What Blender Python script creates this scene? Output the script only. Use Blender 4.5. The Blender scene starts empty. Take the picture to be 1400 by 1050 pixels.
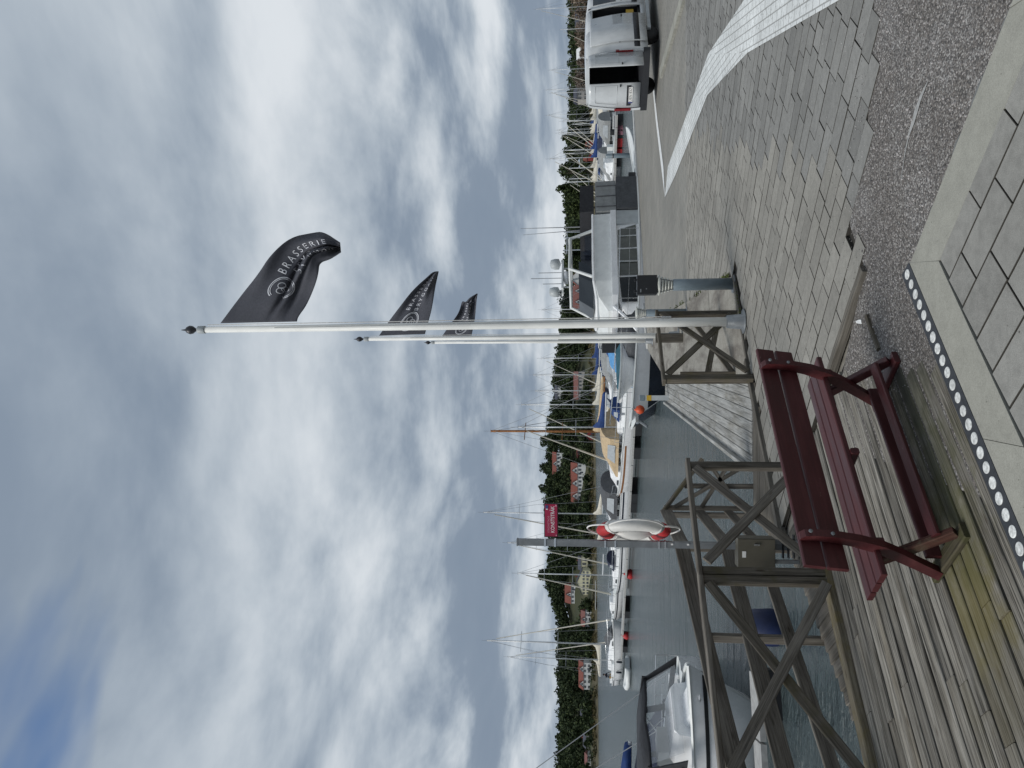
import bpy, bmesh, math, random
import numpy as np
from mathutils import Vector, Matrix
random.seed(11); RNG = np.random.default_rng(11)
SC = bpy.context.scene
COL = SC.collection
R = math.radians

# ------------------------------------------------------------------ camera
EYE, FPX, PITCH, ROLL = 2.0, 1010.0, math.atan(107/1010.0), 0.005
camd = bpy.data.cameras.new('camera'); cam = bpy.data.objects.new('camera', camd); COL.objects.link(cam)
camd.sensor_width = 36; camd.lens = FPX/1400*36; camd.clip_start = .05; camd.clip_end = 6000
F = Vector((0, math.cos(PITCH), math.sin(PITCH))); R0 = Vector((1, 0, 0)); U0 = Vector((0, -math.sin(PITCH), math.cos(PITCH)))
cx = (-ROLL*R0 - U0).normalized(); cy = (R0 - ROLL*U0).normalized(); cz = -F      # the phone was held on its side
cam.matrix_world = Matrix(((cx.x, cy.x, cz.x, 0), (cx.y, cy.y, cz.y, 0), (cx.z, cy.z, cz.z, EYE), (0, 0, 0, 1)))
SC.camera = cam
SC.render.resolution_x = 1024; SC.render.resolution_y = 768

# ------------------------------------------------------------------ sky, sun, exposure
SUN_EL, SUN_AZ = R(46), R(-120)          # azimuth from +Y towards +X
W = bpy.data.worlds.new('World'); SC.world = W; W.use_nodes = True
wn, wl = W.node_tree.nodes, W.node_tree.links
for n in list(wn): wn.remove(n)
def N(t, **k):
    n = wn.new(t)
    for a, b in k.items(): setattr(n, a, b)
    return n
def wm(op, a, b=None, clamp=False):
    n = N('ShaderNodeMath', operation=op, use_clamp=clamp)
    for i, q in enumerate((a, b)):
        if q is None: continue
        if isinstance(q, (int, float)): n.inputs[i].default_value = q
        else: wl.new(q, n.inputs[i])
    return n.outputs[0]
wtc = N('ShaderNodeTexCoord'); wsep = N('ShaderNodeSeparateXYZ'); wl.new(wtc.outputs['Generated'], wsep.inputs[0])
wz = wm('ADD', wm('ABSOLUTE', wsep.outputs[2]), .17)
def skyvec(dz):
    c = N('ShaderNodeCombineXYZ'); z = wm('ADD', wz, dz)
    wl.new(wm('DIVIDE', wsep.outputs[0], z), c.inputs[0]); wl.new(wm('DIVIDE', wsep.outputs[1], z), c.inputs[1]); wl.new(wm('MULTIPLY', z, 3.0), c.inputs[2]); return c
comb = skyvec(0); comb_up = skyvec(.035)
def wnoise(scale, detail, rough, dist, off, sx=1, sy=1, vec=None):
    mp = N('ShaderNodeMapping'); mp.inputs['Location'].default_value = off; mp.inputs['Scale'].default_value = (sx, sy, 1)
    wl.new((vec or comb).outputs[0], mp.inputs[0])
    n = N('ShaderNodeTexNoise'); n.inputs['Scale'].default_value = scale; n.inputs['Detail'].default_value = detail
    n.inputs['Roughness'].default_value = rough; n.inputs['Distortion'].default_value = dist
    wl.new(mp.outputs[0], n.inputs['Vector']); return n.outputs[0]
CLOUD_OFF = (12, 70, 0)
big = wnoise(.8, 2, .45, .1, (CLOUD_OFF[0], CLOUD_OFF[1], 0), .8, 1.1)
def puff(vec): return wnoise(1.15, 6, .54, .15, (CLOUD_OFF[0]+9, CLOUD_OFF[1]+2, 3), 1.35, 1.0, vec)
p0_, p1_ = puff(comb), puff(comb_up)
relief = wm('MULTIPLY', wm('SUBTRACT', p0_, p1_), .45)        # cloud tops brighter than their undersides
calm = wm('MAXIMUM', wm('SUBTRACT', 1.25, wm('MULTIPLY', wsep.outputs[2], 1.5)), .35)      # the deck overhead is smoother
shade = wm('ADD', wm('ADD', wm('MULTIPLY', big, .55), .225), wm('MULTIPLY', wm('ADD', wm('MULTIPLY', wm('SUBTRACT', p0_, .5), .45), relief), calm))
cr = N('ShaderNodeValToRGB'); e = cr.color_ramp; e.interpolation = 'B_SPLINE'
e.elements[0].position = .40; e.elements[0].color = (.225, .285, .37, 1)
e.elements[1].position = .64; e.elements[1].color = (.78, .82, .86, 1)
m = e.elements.new(.47); m.color = (.38, .445, .52, 1)
m = e.elements.new(.545); m.color = (.55, .61, .67, 1)
low = wm('MULTIPLY', wm('SUBTRACT', 1, wm('MULTIPLY', wm('ABSOLUTE', wsep.outputs[2]), 7), True), .6)      # distant cloud seen through more air
shade = wm('ADD', wm('MULTIPLY', shade, wm('SUBTRACT', 1, low)), wm('MULTIPLY', low, .465))
wl.new(shade, cr.inputs[0])
sky = N('ShaderNodeTexSky'); sky.sky_type = 'NISHITA'; sky.sun_disc = False
sky.sun_elevation = SUN_EL; sky.sun_rotation = SUN_AZ; sky.air_density = 1.0; sky.dust_density = .6; sky.ozone_density = 2.0
HOLE_OFF = (17, 26, 1.5)
hole = wnoise(.8, 5, .55, .3, HOLE_OFF)
hr = N('ShaderNodeValToRGB'); hr.color_ramp.elements[0].position = .615; hr.color_ramp.elements[1].position = .71
wl.new(wm('MULTIPLY', hole, wm('MULTIPLY', wm('SUBTRACT', wsep.outputs[2], .12), 8, True)), hr.inputs[0])
cs = N('ShaderNodeVectorMath', operation='SCALE'); cs.inputs['Scale'].default_value = 8.8; wl.new(cr.outputs[0], cs.inputs[0])
sks = N('ShaderNodeVectorMath', operation='SCALE'); sks.inputs['Scale'].default_value = 1.1; wl.new(sky.outputs[0], sks.inputs[0])
mx = N('ShaderNodeMix', data_type='RGBA'); wl.new(hr.outputs[0], mx.inputs[0]); wl.new(cs.outputs[0], mx.inputs[6]); wl.new(sks.outputs[0], mx.inputs[7])
bgn = N('ShaderNodeBackground'); bgn.inputs[1].default_value = .1; wl.new(mx.outputs[2], bgn.inputs[0])
wo = N('ShaderNodeOutputWorld'); wl.new(bgn.outputs[0], wo.inputs[0])
sd = bpy.data.lights.new('sun', 'SUN'); sd.energy = 2.3; sd.angle = R(28); sd.color = (1, .97, .92)
so = bpy.data.objects.new('sun', sd); COL.objects.link(so)
sdir = Vector((math.sin(SUN_AZ)*math.cos(SUN_EL), math.cos(SUN_AZ)*math.cos(SUN_EL), math.sin(SUN_EL)))
so.rotation_euler = sdir.to_track_quat('Z', 'Y').to_euler(); so.location = sdir*60
VS = SC.view_settings; VS.view_transform = 'Standard'; VS.look = 'None'; VS.exposure = 0.12; VS.gamma = 1; VS.use_curve_mapping = False

# ------------------------------------------------------------------ helpers
WATER = -1.2
def ray(x, y):                           # photo pixel -> direction from the eye
    du, dv = 525-y, x-700
    a, b = (du-ROLL*dv)/FPX, -(dv+ROLL*du)/FPX
    return Vector((a, math.cos(PITCH)-b*math.sin(PITCH), math.sin(PITCH)+b*math.cos(PITCH)))
def at(x, y, Y):
    d = ray(x, y)*1.0; t = Y/d.y; return Vector((d.x*t, Y, EYE+d.z*t))
def on(x, y, z=0.0):
    d = ray(x, y); t = (z-EYE)/d.z; return Vector((d.x*t, d.y*t, z))

def tag(o, label=None, cat=None, group=None, kind=None):
    if label: o['label'] = label
    if cat: o['category'] = cat
    if group: o['group'] = group
    if kind: o['kind'] = kind
    return o
def empty(name, loc=(0, 0, 0), rz=0, label=None, cat=None, group=None):
    o = bpy.data.objects.new(name, None); COL.objects.link(o); o.empty_display_size = .2
    o.matrix_basis = Matrix.Translation(loc) @ Matrix.Rotation(rz, 4, 'Z')
    return tag(o, label, cat, group)
def attach(o, parent, world=False):
    if parent is not None:
        o.parent = parent
        if world and parent.parent is None: o.matrix_parent_inverse = parent.matrix_basis.inverted()
    return o
class MB:
    def __init__(s): s.v = []; s.f = []
    def add(s, vs, fs):
        b = len(s.v); s.v += [tuple(q) for q in vs]; s.f += [tuple(i+b for i in q) for q in fs]; return s
    def box(s, c, d, rz=0, M=None):
        M = M or (Matrix.Translation(c) @ Matrix.Rotation(rz, 4, 'Z'))
        x, y, z = d[0]/2, d[1]/2, d[2]/2
        vs = [M @ Vector(q) for q in ((-x,-y,-z),(x,-y,-z),(x,y,-z),(-x,y,-z),(-x,-y,z),(x,-y,z),(x,y,z),(-x,y,z))]
        return s.add(vs, [(0,3,2,1),(4,5,6,7),(0,1,5,4),(1,2,6,5),(2,3,7,6),(3,0,4,7)])
    def tube(s, pts, r, n=8, caps=True):
        pts = [Vector(p) for p in pts]; k = len(pts); rs = r if isinstance(r, (list, tuple)) else [r]*k
        vs = []; prev = None
        for i, p in enumerate(pts):
            t = (pts[min(i+1, k-1)]-pts[max(i-1, 0)]).normalized()
            if prev is None: a = t.orthogonal().normalized()
            else: a = (prev - t*prev.dot(t)).normalized()
            prev = a; b = t.cross(a)
            vs += [p+(a*math.cos(q)+b*math.sin(q))*rs[i] for q in [2*math.pi*j/n for j in range(n)]]
        fs = [(i*n+j, i*n+(j+1) % n, (i+1)*n+(j+1) % n, (i+1)*n+j) for i in range(k-1) for j in range(n)]
        if caps: fs += [tuple(range(n-1, -1, -1)), tuple((k-1)*n+j for j in range(n))]
        return s.add(vs, fs)
    def lathe(s, prof, n=16, c=(0, 0, 0)):
        vs = [(c[0]+r*math.cos(2*math.pi*j/n), c[1]+r*math.sin(2*math.pi*j/n), c[2]+z) for r, z in prof for j in range(n)]
        k = len(prof)
        fs = [(i*n+j, i*n+(j+1) % n, (i+1)*n+(j+1) % n, (i+1)*n+j) for i in range(k-1) for j in range(n)]
        fs += [tuple(range(n-1, -1, -1)), tuple((k-1)*n+j for j in range(n))]
        return s.add(vs, fs)
    def loft(s, rings, closed=True, cap0=True, cap1=True):
        n = len(rings[0]); k = len(rings); vs = [q for r in rings for q in r]
        m = n if closed else n-1
        fs = [(i*n+j, i*n+(j+1) % n, (i+1)*n+(j+1) % n, (i+1)*n+j) for i in range(k-1) for j in range(m)]
        if cap0: fs.append(tuple(range(n-1, -1, -1)))
        if cap1: fs.append(tuple((k-1)*n+j for j in range(n)))
        return s.add(vs, fs)
    def prism(s, poly, z0, z1):
        return s.loft([[(x, y, z0) for x, y in poly], [(x, y, z1) for x, y in poly]])
    def build(s, name, mat, parent=None, smooth=False, world=False, M=None):
        me = bpy.data.meshes.new(name); me.from_pydata(s.v, [], s.f)
        bm = bmesh.new(); bm.from_mesh(me); bmesh.ops.recalc_face_normals(bm, faces=bm.faces); bm.to_mesh(me); bm.free()
        if smooth:
            for p in me.polygons: p.use_smooth = True
        return mobj(name, me, mat, parent, world, M)
def mobj(name, me, mat, parent=None, world=False, M=None):
    o = bpy.data.objects.new(name, me); COL.objects.link(o)
    if mat and not me.materials: me.materials.append(mat)
    if M is not None: o.matrix_basis = M
    return attach(o, parent, world)
def sheet(name, poly, z, mat, kind='structure', parent=None):
    me = bpy.data.meshes.new(name); me.from_pydata([(p[0], p[1], z) for p in poly], [], [tuple(range(len(poly)))])
    bm = bmesh.new(); bm.from_mesh(me); bmesh.ops.triangulate(bm, faces=bm.faces); bmesh.ops.recalc_face_normals(bm, faces=bm.faces)
    for f in bm.faces:
        if f.normal.z < 0: f.normal_flip()
    bm.to_mesh(me); bm.free()
    o = mobj(name, me, mat, parent)
    if kind: o['kind'] = kind
    return o
def frame(p0, p1, up=(0, 0, 1)):
    p0, p1 = Vector(p0), Vector(p1); x = (p1-p0).normalized(); u = Vector(up)
    y = u.cross(x)
    if y.length < 1e-4: y = Vector((0, 1, 0)).cross(x)
    y.normalize(); z = x.cross(y); c = (p0+p1)/2
    return Matrix(((x.x, y.x, z.x, c.x), (x.y, y.y, z.y, c.y), (x.z, y.z, z.z, c.z), (0, 0, 0, 1))), (p1-p0).length
def beam_mesh(L, w, h, ch=.006, jit=0):
    x, y, z = L/2, w/2, h/2
    pr = [(-y, -z+ch), (-y+ch, -z), (y-ch, -z), (y, -z+ch), (y, z-ch), (y-ch, z), (-y+ch, z), (-y, z-ch)]
    mb = MB(); ks = 2 if jit == 0 else 5
    rings = []
    for i in range(ks):
        xx = -x+2*x*i/(ks-1); dz = random.uniform(-jit, jit); dy = random.uniform(-jit, jit)
        rings.append([(xx, a+dy, b+dz) for a, b in pr])
    mb.loft(rings); me = bpy.data.meshes.new('beam'); me.from_pydata(mb.v, [], mb.f)
    bm = bmesh.new(); bm.from_mesh(me); bmesh.ops.recalc_face_normals(bm, faces=bm.faces); bm.to_mesh(me); bm.free()
    return me
def beam(name, p0, p1, w, h, mat, parent=None, up=(0, 0, 1), ch=.006, jit=0):   # a timber, grain along its length
    M, L = frame(p0, p1, up); me = beam_mesh(L, w, h, ch, jit); me.name = name
    return mobj(name, me, mat, parent, True, M)
def inside(p, poly):
    x, y = p; c = False; j = len(poly)-1
    for i in range(len(poly)):
        xi, yi = poly[i][:2]; xj, yj = poly[j][:2]
        if (yi > y) != (yj > y) and x < (xj-xi)*(y-yi)/(yj-yi)+xi: c = not c
        j = i
    return c
def text_mesh(s, size, align='LEFT', spacing=1.0):
    cu = bpy.data.curves.new('lettering', 'FONT'); cu.body = s; cu.size = size; cu.align_x = align; cu.align_y = 'CENTER'
    cu.space_character = spacing; cu.resolution_u = 3
    o = bpy.data.objects.new('lettering', cu); COL.objects.link(o)
    bpy.context.view_layer.update()
    me = bpy.data.meshes.new_from_object(o.evaluated_get(bpy.context.evaluated_depsgraph_get()))
    bpy.data.objects.remove(o); return me

# ------------------------------------------------------------------ materials
def newmat(name):
    m = bpy.data.materials.new(name); m.use_nodes = True; nt = m.node_tree
    return m, nt, nt.nodes['Principled BSDF'], nt.nodes, nt.links
class G_:
    def __init__(s, nt): s.nt = nt; s.n = nt.nodes; s.l = nt.links
    def node(s, t, **k):
        n = s.n.new(t)
        for a, b in k.items(): setattr(n, a, b)
        return n
    def put(s, sock, v):
        if isinstance(v, (int, float)): sock.default_value = v
        elif isinstance(v, tuple): sock.default_value = v
        else: s.l.new(v, sock)
    def math(s, op, a, b=0, clamp=False):
        n = s.node('ShaderNodeMath', operation=op, use_clamp=clamp); s.put(n.inputs[0], a); s.put(n.inputs[1], b); return n.outputs[0]
    def mix(s, f, a, b, mode='MIX'):
        n = s.node('ShaderNodeMix', data_type='RGBA', blend_type=mode); s.put(n.inputs[0], f); s.put(n.inputs[6], a); s.put(n.inputs[7], b); return n.outputs[2]
    def noise(s, vec, scale, detail=4, rough=.55, dist=0):
        n = s.node('ShaderNodeTexNoise'); n.inputs['Scale'].default_value = scale; n.inputs['Detail'].default_value = detail
        n.inputs['Roughness'].default_value = rough; n.inputs['Distortion'].default_value = dist
        if vec is not None: s.l.new(vec, n.inputs['Vector'])
        return n.outputs[0]
    def ramp(s, f, stops):
        n = s.node('ShaderNodeValToRGB'); e = n.color_ramp
        e.elements[0].position, e.elements[0].color = stops[0][0], stops[0][1]+(1,)
        e.elements[1].position, e.elements[1].color = stops[-1][0], stops[-1][1]+(1,)
        for p, c in stops[1:-1]: q = e.elements.new(p); q.color = c+(1,)
        s.l.new(f, n.inputs[0]); return n.outputs[0]
    def step(s, f, a, b): return s.ramp(f, [(a, (0, 0, 0)), (b, (1, 1, 1))])
    def coord(s, kind='Object', scale=(1, 1, 1), rnd=0.0):
        v = s.node('ShaderNodeTexCoord').outputs[kind] if kind != 'Position' else s.node('ShaderNodeNewGeometry').outputs['Position']
        if rnd:
            oi = s.node('ShaderNodeObjectInfo'); c = s.node('ShaderNodeVectorMath', operation='ADD'); s.l.new(v, c.inputs[0])
            sc = s.math('MULTIPLY', oi.outputs['Random'], rnd); cb = s.node('ShaderNodeCombineXYZ')
            for i in range(3): s.l.new(sc, cb.inputs[i])
            s.l.new(cb.outputs[0], c.inputs[1]); v = c.outputs[0]
        mp = s.node('ShaderNodeMapping'); mp.inputs['Scale'].default_value = scale; s.l.new(v, mp.inputs[0]); return mp.outputs[0]
    def bump(s, h, strength, dist=.01):
        n = s.node('ShaderNodeBump'); n.inputs['Strength'].default_value = strength; n.inputs['Distance'].default_value = dist; s.l.new(h, n.inputs['Height']); return n.outputs[0]
def plain(name, col, rough=.6, var=.12, scale=6, bump=0, bscale=60, metal=0, rnd=0, spec=.5, island=0, coat=0):
    m, nt, bs, n, l = newmat(name); g = G_(nt); v = g.coord('Object', (1, 1, 1), 30)
    c = tuple(col)+(1,)
    f = g.noise(v, scale, 5, .6)
    lo = tuple(q*(1-var*1.6) for q in col); hi = tuple(min(1, q*(1+var)) for q in col)
    cc = g.ramp(f, [(.3, lo), (.72, hi)])
    if rnd:
        r = g.math('ADD', g.math('MULTIPLY', g.node('ShaderNodeObjectInfo').outputs['Random'], 2*rnd), 1-rnd)
        cc = g.mix(1.0, cc, r, 'MULTIPLY')
    if island:
        r = g.math('ADD', g.math('MULTIPLY', g.node('ShaderNodeNewGeometry').outputs['Random Per Island'], 2*island), 1-island)
        cc = g.mix(1.0, cc, r, 'MULTIPLY')
    l.new(cc, bs.inputs['Base Color']); bs.inputs['Metallic'].default_value = metal
    l.new(g.ramp(g.noise(v, scale*2.3, 4), [(.3, (rough*.8,)*3), (.7, (min(1, rough*1.15),)*3)]), bs.inputs['Roughness'])
    bs.inputs['Specular IOR Level'].default_value = spec; bs.inputs['Coat Weight'].default_value = coat
    if bump: l.new(g.bump(g.noise(v, bscale, 5, .6), bump), bs.inputs['Normal'])
    return m
def wood(name, dark, light, lichen=None, amount=0, where=None, rnd=.22, crack=.5):
    m, nt, bs, n, l = newmat(name); g = G_(nt)
    v = g.coord('Object', (2.2, 58, 58), 60)
    a = g.noise(v, 1.0, 8, .72, .9); b = g.noise(g.coord('Object', (.9, 11, 11), 40), 1.0, 5, .6, .5)
    f = g.math('ADD', g.math('MULTIPLY', a, .6), g.math('MULTIPLY', b, .4))
    c = g.ramp(f, [(.36, dark), (.5, tuple((p+q)/2 for p, q in zip(dark, light))), (.62, light)])
    blot = g.noise(g.coord('Object', (1.3, 5, 5), 25), 1.0, 6, .65); c = g.mix(1.0, c, g.ramp(blot, [(.33, (.66, .63, .58)), (.55, (1, 1, 1))]), 'MULTIPLY')
    ck = g.noise(g.coord('Object', (1.6, 95, 95), 90), 1.0, 4, .55, .3)
    ckm = g.ramp(ck, [(.38, (1-crack,)*3), (.48, (1, 1, 1))]); c = g.mix(1.0, c, ckm, 'MULTIPLY')
    vo = g.node('ShaderNodeTexVoronoi'); vo.inputs['Scale'].default_value = 1.0; l.new(g.coord('Object', (2.2, 9, 9), 70), vo.inputs['Vector'])
    c = g.mix(1.0, c, g.ramp(vo.outputs['Distance'], [(.05, (.45, .4, .36)), (.12, (1, 1, 1))]), 'MULTIPLY')
    r = g.math('ADD', g.math('MULTIPLY', g.node('ShaderNodeObjectInfo').outputs['Random'], 2*rnd), 1-rnd)
    c = g.mix(1.0, c, r, 'MULTIPLY')
    pos = g.coord('Position')
    if lichen:
        ln = g.step(g.noise(g.coord('Position', (1, 1, 1)), 5.0, 6, .7), .62-amount*.4, .8-amount*.4)
        c = g.mix(g.math('MULTIPLY', ln, .85), c, lichen+(1,))
    if where:
        for (px, py, rad, colr, k) in where:
            d = g.node('ShaderNodeVectorMath', operation='DISTANCE'); l.new(pos, d.inputs[0]); d.inputs[1].default_value = (px, py, 0)
            nz = g.noise(g.coord('Position', (1, 1, 1)), 6.5, 6, .7)
            q = g.math('ADD', g.math('DIVIDE', d.outputs['Value'], rad), g.math('ADD', g.math('MULTIPLY', g.math('SUBTRACT', nz, .5), 1.7), g.math('MULTIPLY', g.math('SUBTRACT', g.math('FRACT', g.math('MULTIPLY', g.node('ShaderNodeObjectInfo').outputs['Random'], 17.3)), .5), .9)))
            mk = g.math('MULTIPLY', g.math('SUBTRACT', 1, g.step(q, .35, 1.0)), k)
            c = g.mix(mk, c, colr+(1,))
    l.new(c, bs.inputs['Base Color']); bs.inputs['Roughness'].default_value = .82; bs.inputs['Specular IOR Level'].default_value = .25
    l.new(g.bump(g.math('ADD', a, g.math('MULTIPLY', ck, .5)), .55, .006), bs.inputs['Normal'])
    return m
def concrete(name, base, stain=.35, speck=.5, stains=None, scale=1.0):
    m, nt, bs, n, l = newmat(name); g = G_(nt); v = g.coord('Position', (1, 1, 1))
    a = g.noise(v, 1.3*scale, 6, .65, .3); b = g.noise(v, 9*scale, 6, .7); d = g.noise(v, 160, 3, .6)
    c = g.ramp(a, [(.28, tuple(q*(1-stain) for q in base)), (.55, base), (.75, tuple(q*1.12 for q in base))])
    c = g.mix(.5, c, g.ramp(b, [(.3, tuple(q*.72 for q in base)), (.65, tuple(q*1.1 for q in base))]))
    c = g.mix(1.0, c, g.ramp(d, [(.3, (1-speck*.6,)*3), (.5, (1, 1, 1)), (.72, (1+speck*.5,)*3)]), 'MULTIPLY')
    if stains: c = g.mix(g.math('MULTIPLY', g.step(g.noise(g.coord('Position', (1.6, .35, 1)), 1.5, 6, .65), .45, .6), .85), c, stains+(1,))
    pits = g.node('ShaderNodeTexVoronoi'); pits.inputs['Scale'].default_value = 14; l.new(v, pits.inputs['Vector'])
    c = g.mix(1.0, c, g.ramp(pits.outputs['Distance'], [(.03, (.3, .28, .26)), (.06, (1, 1, 1))]), 'MULTIPLY')
    r = g.math('ADD', g.math('MULTIPLY', g.node('ShaderNodeObjectInfo').outputs['Random'], .2), .9)
    c = g.mix(1.0, c, r, 'MULTIPLY')
    l.new(c, bs.inputs['Base Color']); bs.inputs['Roughness'].default_value = .88; bs.inputs['Specular IOR Level'].default_value = .25
    l.new(g.bump(g.math('ADD', b, d), .35, .004), bs.inputs['Normal']); return m
def aggregate(name):
    m, nt, bs, n, l = newmat(name); g = G_(nt); v = g.coord('Position')
    vo = g.node('ShaderNodeTexVoronoi'); vo.inputs['Scale'].default_value = 95; l.new(v, vo.inputs['Vector'])
    vs = g.node('ShaderNodeSeparateColor'); l.new(vo.outputs['Color'], vs.inputs[0])
    c = g.ramp(vs.outputs[0], [(.0, (.07, .068, .067)), (.35, (.135, .128, .122)), (.6, (.19, .174, .16)), (.8, (.235, .232, .228)), (.95, (.40, .395, .385))])
    big = g.noise(v, .9, 5, .6); c = g.mix(1.0, c, g.ramp(big, [(.3, (.85, .80, .77)), (.5, (1.0, .96, .92)), (.7, (1.35, 1.36, 1.38))]), 'MULTIPLY')
    c = g.mix(1.0, c, g.ramp(vo.outputs['Distance'], [(.3, (1, 1, 1)), (.85, (.5, .49, .48))]), 'MULTIPLY')
    l.new(c, bs.inputs['Base Color']); bs.inputs['Roughness'].default_value = .8
    l.new(g.bump(g.math('SUBTRACT', 1, vo.outputs['Distance']), .9, .006), bs.inputs['Normal']); return m
def pavermat(name, base, rnd=.1):
    m, nt, bs, n, l = newmat(name); g = G_(nt); v = g.coord('Position')
    c = g.ramp(g.noise(v, 1.1, 5, .6), [(.3, tuple(q*.85 for q in base)), (.7, tuple(q*1.12 for q in base))])
    d = g.noise(v, 210, 2, .6); c = g.mix(1.0, c, g.ramp(d, [(.3, (.8,)*3), (.5, (1, 1, 1)), (.7, (1.18,)*3)]), 'MULTIPLY')
    c = g.mix(1.0, c, g.ramp(g.noise(v, 17, 5, .7), [(.32, (.82,)*3), (.6, (1.03,)*3)]), 'MULTIPLY')
    sp = g.node('ShaderNodeTexVoronoi'); sp.inputs['Scale'].default_value = 7.5; l.new(v, sp.inputs['Vector'])
    c = g.mix(1.0, c, g.ramp(sp.outputs['Distance'], [(.035, (.22, .21, .2)), (.06, (1, 1, 1))]), 'MULTIPLY')
    oi = g.node('ShaderNodeObjectInfo'); isl = g.node('ShaderNodeNewGeometry').outputs['Random Per Island']
    rr = g.math('FRACT', g.math('ADD', g.math('MULTIPLY', oi.outputs['Random'], 7.3), isl))
    c = g.mix(1.0, c, g.ramp(rr, [(0, (1-rnd*1.6,)*3), (.25, (1-rnd*.4,)*3), (.8, (1+rnd*.5,)*3), (1, (1+rnd,)*3)]), 'MULTIPLY')
    l.new(c, bs.inputs['Base Color']); bs.inputs['Roughness'].default_value = .86; bs.inputs['Specular IOR Level'].default_value = .25
    l.new(g.bump(d, .3, .003), bs.inputs['Normal']); return m
def sheetpave(name, base, c2, joint, ang, white=False):
    m, nt, bs, n, l = newmat(name); g = G_(nt)
    v = g.node('ShaderNodeNewGeometry').outputs['Position']
    mp = g.node('ShaderNodeMapping'); mp.inputs['Rotation'].default_value = (0, 0, ang); l.new(v, mp.inputs[0])
    br = g.node('ShaderNodeTexBrick'); l.new(mp.outputs[0], br.inputs['Vector'])
    br.inputs['Color1'].default_value = base+(1,); br.inputs['Color2'].default_value = c2+(1,); br.inputs['Mortar'].default_value = joint+(1,)
    br.inputs['Scale'].default_value = 1; br.inputs['Mortar Size'].default_value = .007 if not white else .008
    br.inputs['Brick Width'].default_value = .42 if not white else .21; br.inputs['Row Height'].default_value = .21 if not white else .105
    br.inputs['Mortar Smooth'].default_value = .3
    nz = g.noise(v, .8, 6, .62); c = g.mix(1.0, br.outputs[0], g.ramp(nz, [(.3, (.84,)*3), (.7, (1.1,)*3)]), 'MULTIPLY')
    if white:
        wr = g.math('MULTIPLY', g.step(g.noise(v, 24, 6, .7), .33, .45), g.ramp(g.noise(v, 2.2, 5, .65), [(.3, (.72,)*3), (.6, (1, 1, 1))])); c = g.mix(wr, (.2, .2, .19, 1), c)
    l.new(c, bs.inputs['Base Color']); bs.inputs['Roughness'].default_value = .85; bs.inputs['Specular IOR Level'].default_value = .25
    l.new(g.bump(g.math('SUBTRACT', 1, br.outputs['Fac']), .5, .006), bs.inputs['Normal']); return m
def foliage(name, cols, rough=.75):
    m, nt, bs, n, l = newmat(name); g = G_(nt)
    isl = g.node('ShaderNodeNewGeometry').outputs['Random Per Island']
    k = len(cols); c = g.ramp(isl, [(i/(k-1), q) for i, q in enumerate(cols)])
    c = g.mix(1.0, c, g.ramp(g.noise(g.coord('Position'), .07, 3), [(.3, (.7, .72, .75)), (.7, (1.3, 1.25, 1.1))]), 'MULTIPLY')
    l.new(c, bs.inputs['Base Color']); bs.inputs['Roughness'].default_value = rough; bs.inputs['Specular IOR Level'].default_value = .15
    return m
MAT = {}
def mk(k, m): MAT[k] = m; return m
DECKW = [(-1.15, 4.1, .38, (.15, .125, .03), .6), (-1.5, 3.9, .4, (.11, .095, .05), .35), (-.45, 4.45, .42, (.085, .085, .04), .6), (-.1, 4.8, .42, (.09, .09, .05), .6), (-.8, 4.25, .4, (.095, .092, .035), .6), (.15, 4.9, .4, (.035, .036, .03), .65)]
mk('deck', wood('weathered deck boards', (.075, .069, .058), (.325, .308, .272), where=DECKW, rnd=.2, crack=.72))
mk('rail', wood('weathered rail timber', (.068, .060, .05), (.235, .215, .185), rnd=.16, crack=.4))
mk('railmoss', wood('mossy rail timber', (.055, .048, .038), (.18, .16, .13), lichen=(.085, .075, .042), amount=.3))
mk('kerbwood', wood('lichen kerb timber', (.12, .10, .07), (.26, .23, .17), lichen=(.17, .135, .06), amount=.35))
mk('oldwood', wood('old brown boards', (.075, .068, .058), (.19, .175, .15), rnd=.2))
mk('palewood', wood('pale jetty boards', (.22, .22, .21), (.46, .46, .44), rnd=.1))
def bench_paint():
    m, nt, bs, n, l = newmat('dark red bench paint'); g = G_(nt)
    gr = g.noise(g.coord('Object', (2.5, 60, 60), 60), 1.0, 6, .65, .5); b = g.noise(g.coord('Object', (1, 4, 4), 20), 2.0, 5, .6)
    c = g.ramp(g.math('ADD', g.math('MULTIPLY', gr, .4), g.math('MULTIPLY', b, .6)), [(.35, (.036, .0050, .0065)), (.52, (.058, .0082, .0098)), (.68, (.088, .020, .021))])
    chip = g.step(g.noise(g.coord('Object', (6, 22, 22), 50), 1.6, 5, .7), .685, .71)
    c = g.mix(g.math('MULTIPLY', chip, .8), c, (.20, .155, .12, 1))
    l.new(c, bs.inputs['Base Color']); l.new(g.ramp(b, [(.3, (.36,)*3), (.7, (.62,)*3)]), bs.inputs['Roughness']); bs.inputs['Specular IOR Level'].default_value = .5
    l.new(g.bump(g.math('ADD', gr, chip), .35, .003), bs.inputs['Normal']); return m
mk('redpaint', bench_paint())
mk('redworn', wood('worn red paint on old wood', (.045, .012, .010), (.10, .045, .032), lichen=(.12, .105, .07), amount=.3))
mk('footwood', wood('mossy foot timber', (.035, .03, .018), (.10, .088, .058), lichen=(.055, .055, .022), amount=.5))
mk('paverA', pavermat('beige concrete paver', (.268, .257, .23)))
mk('paverB', pavermat('grey concrete paver', (.228, .225, .212), .12))
mk('slab', pavermat('platform paver', (.265, .26, .24), .07))
mk('farpave', sheetpave('distant paving', (.255, .245, .22), (.225, .22, .2), (.12, .115, .105), R(44)))
for k_, a_ in (('A', -90), ('B', -80), ('C', -72)): mk('whitepaint'+k_, sheetpave('white road paint on setts '+k_, (.74, .76, .75), (.68, .70, .69), (.36, .36, .35), R(a_), True))
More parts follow.
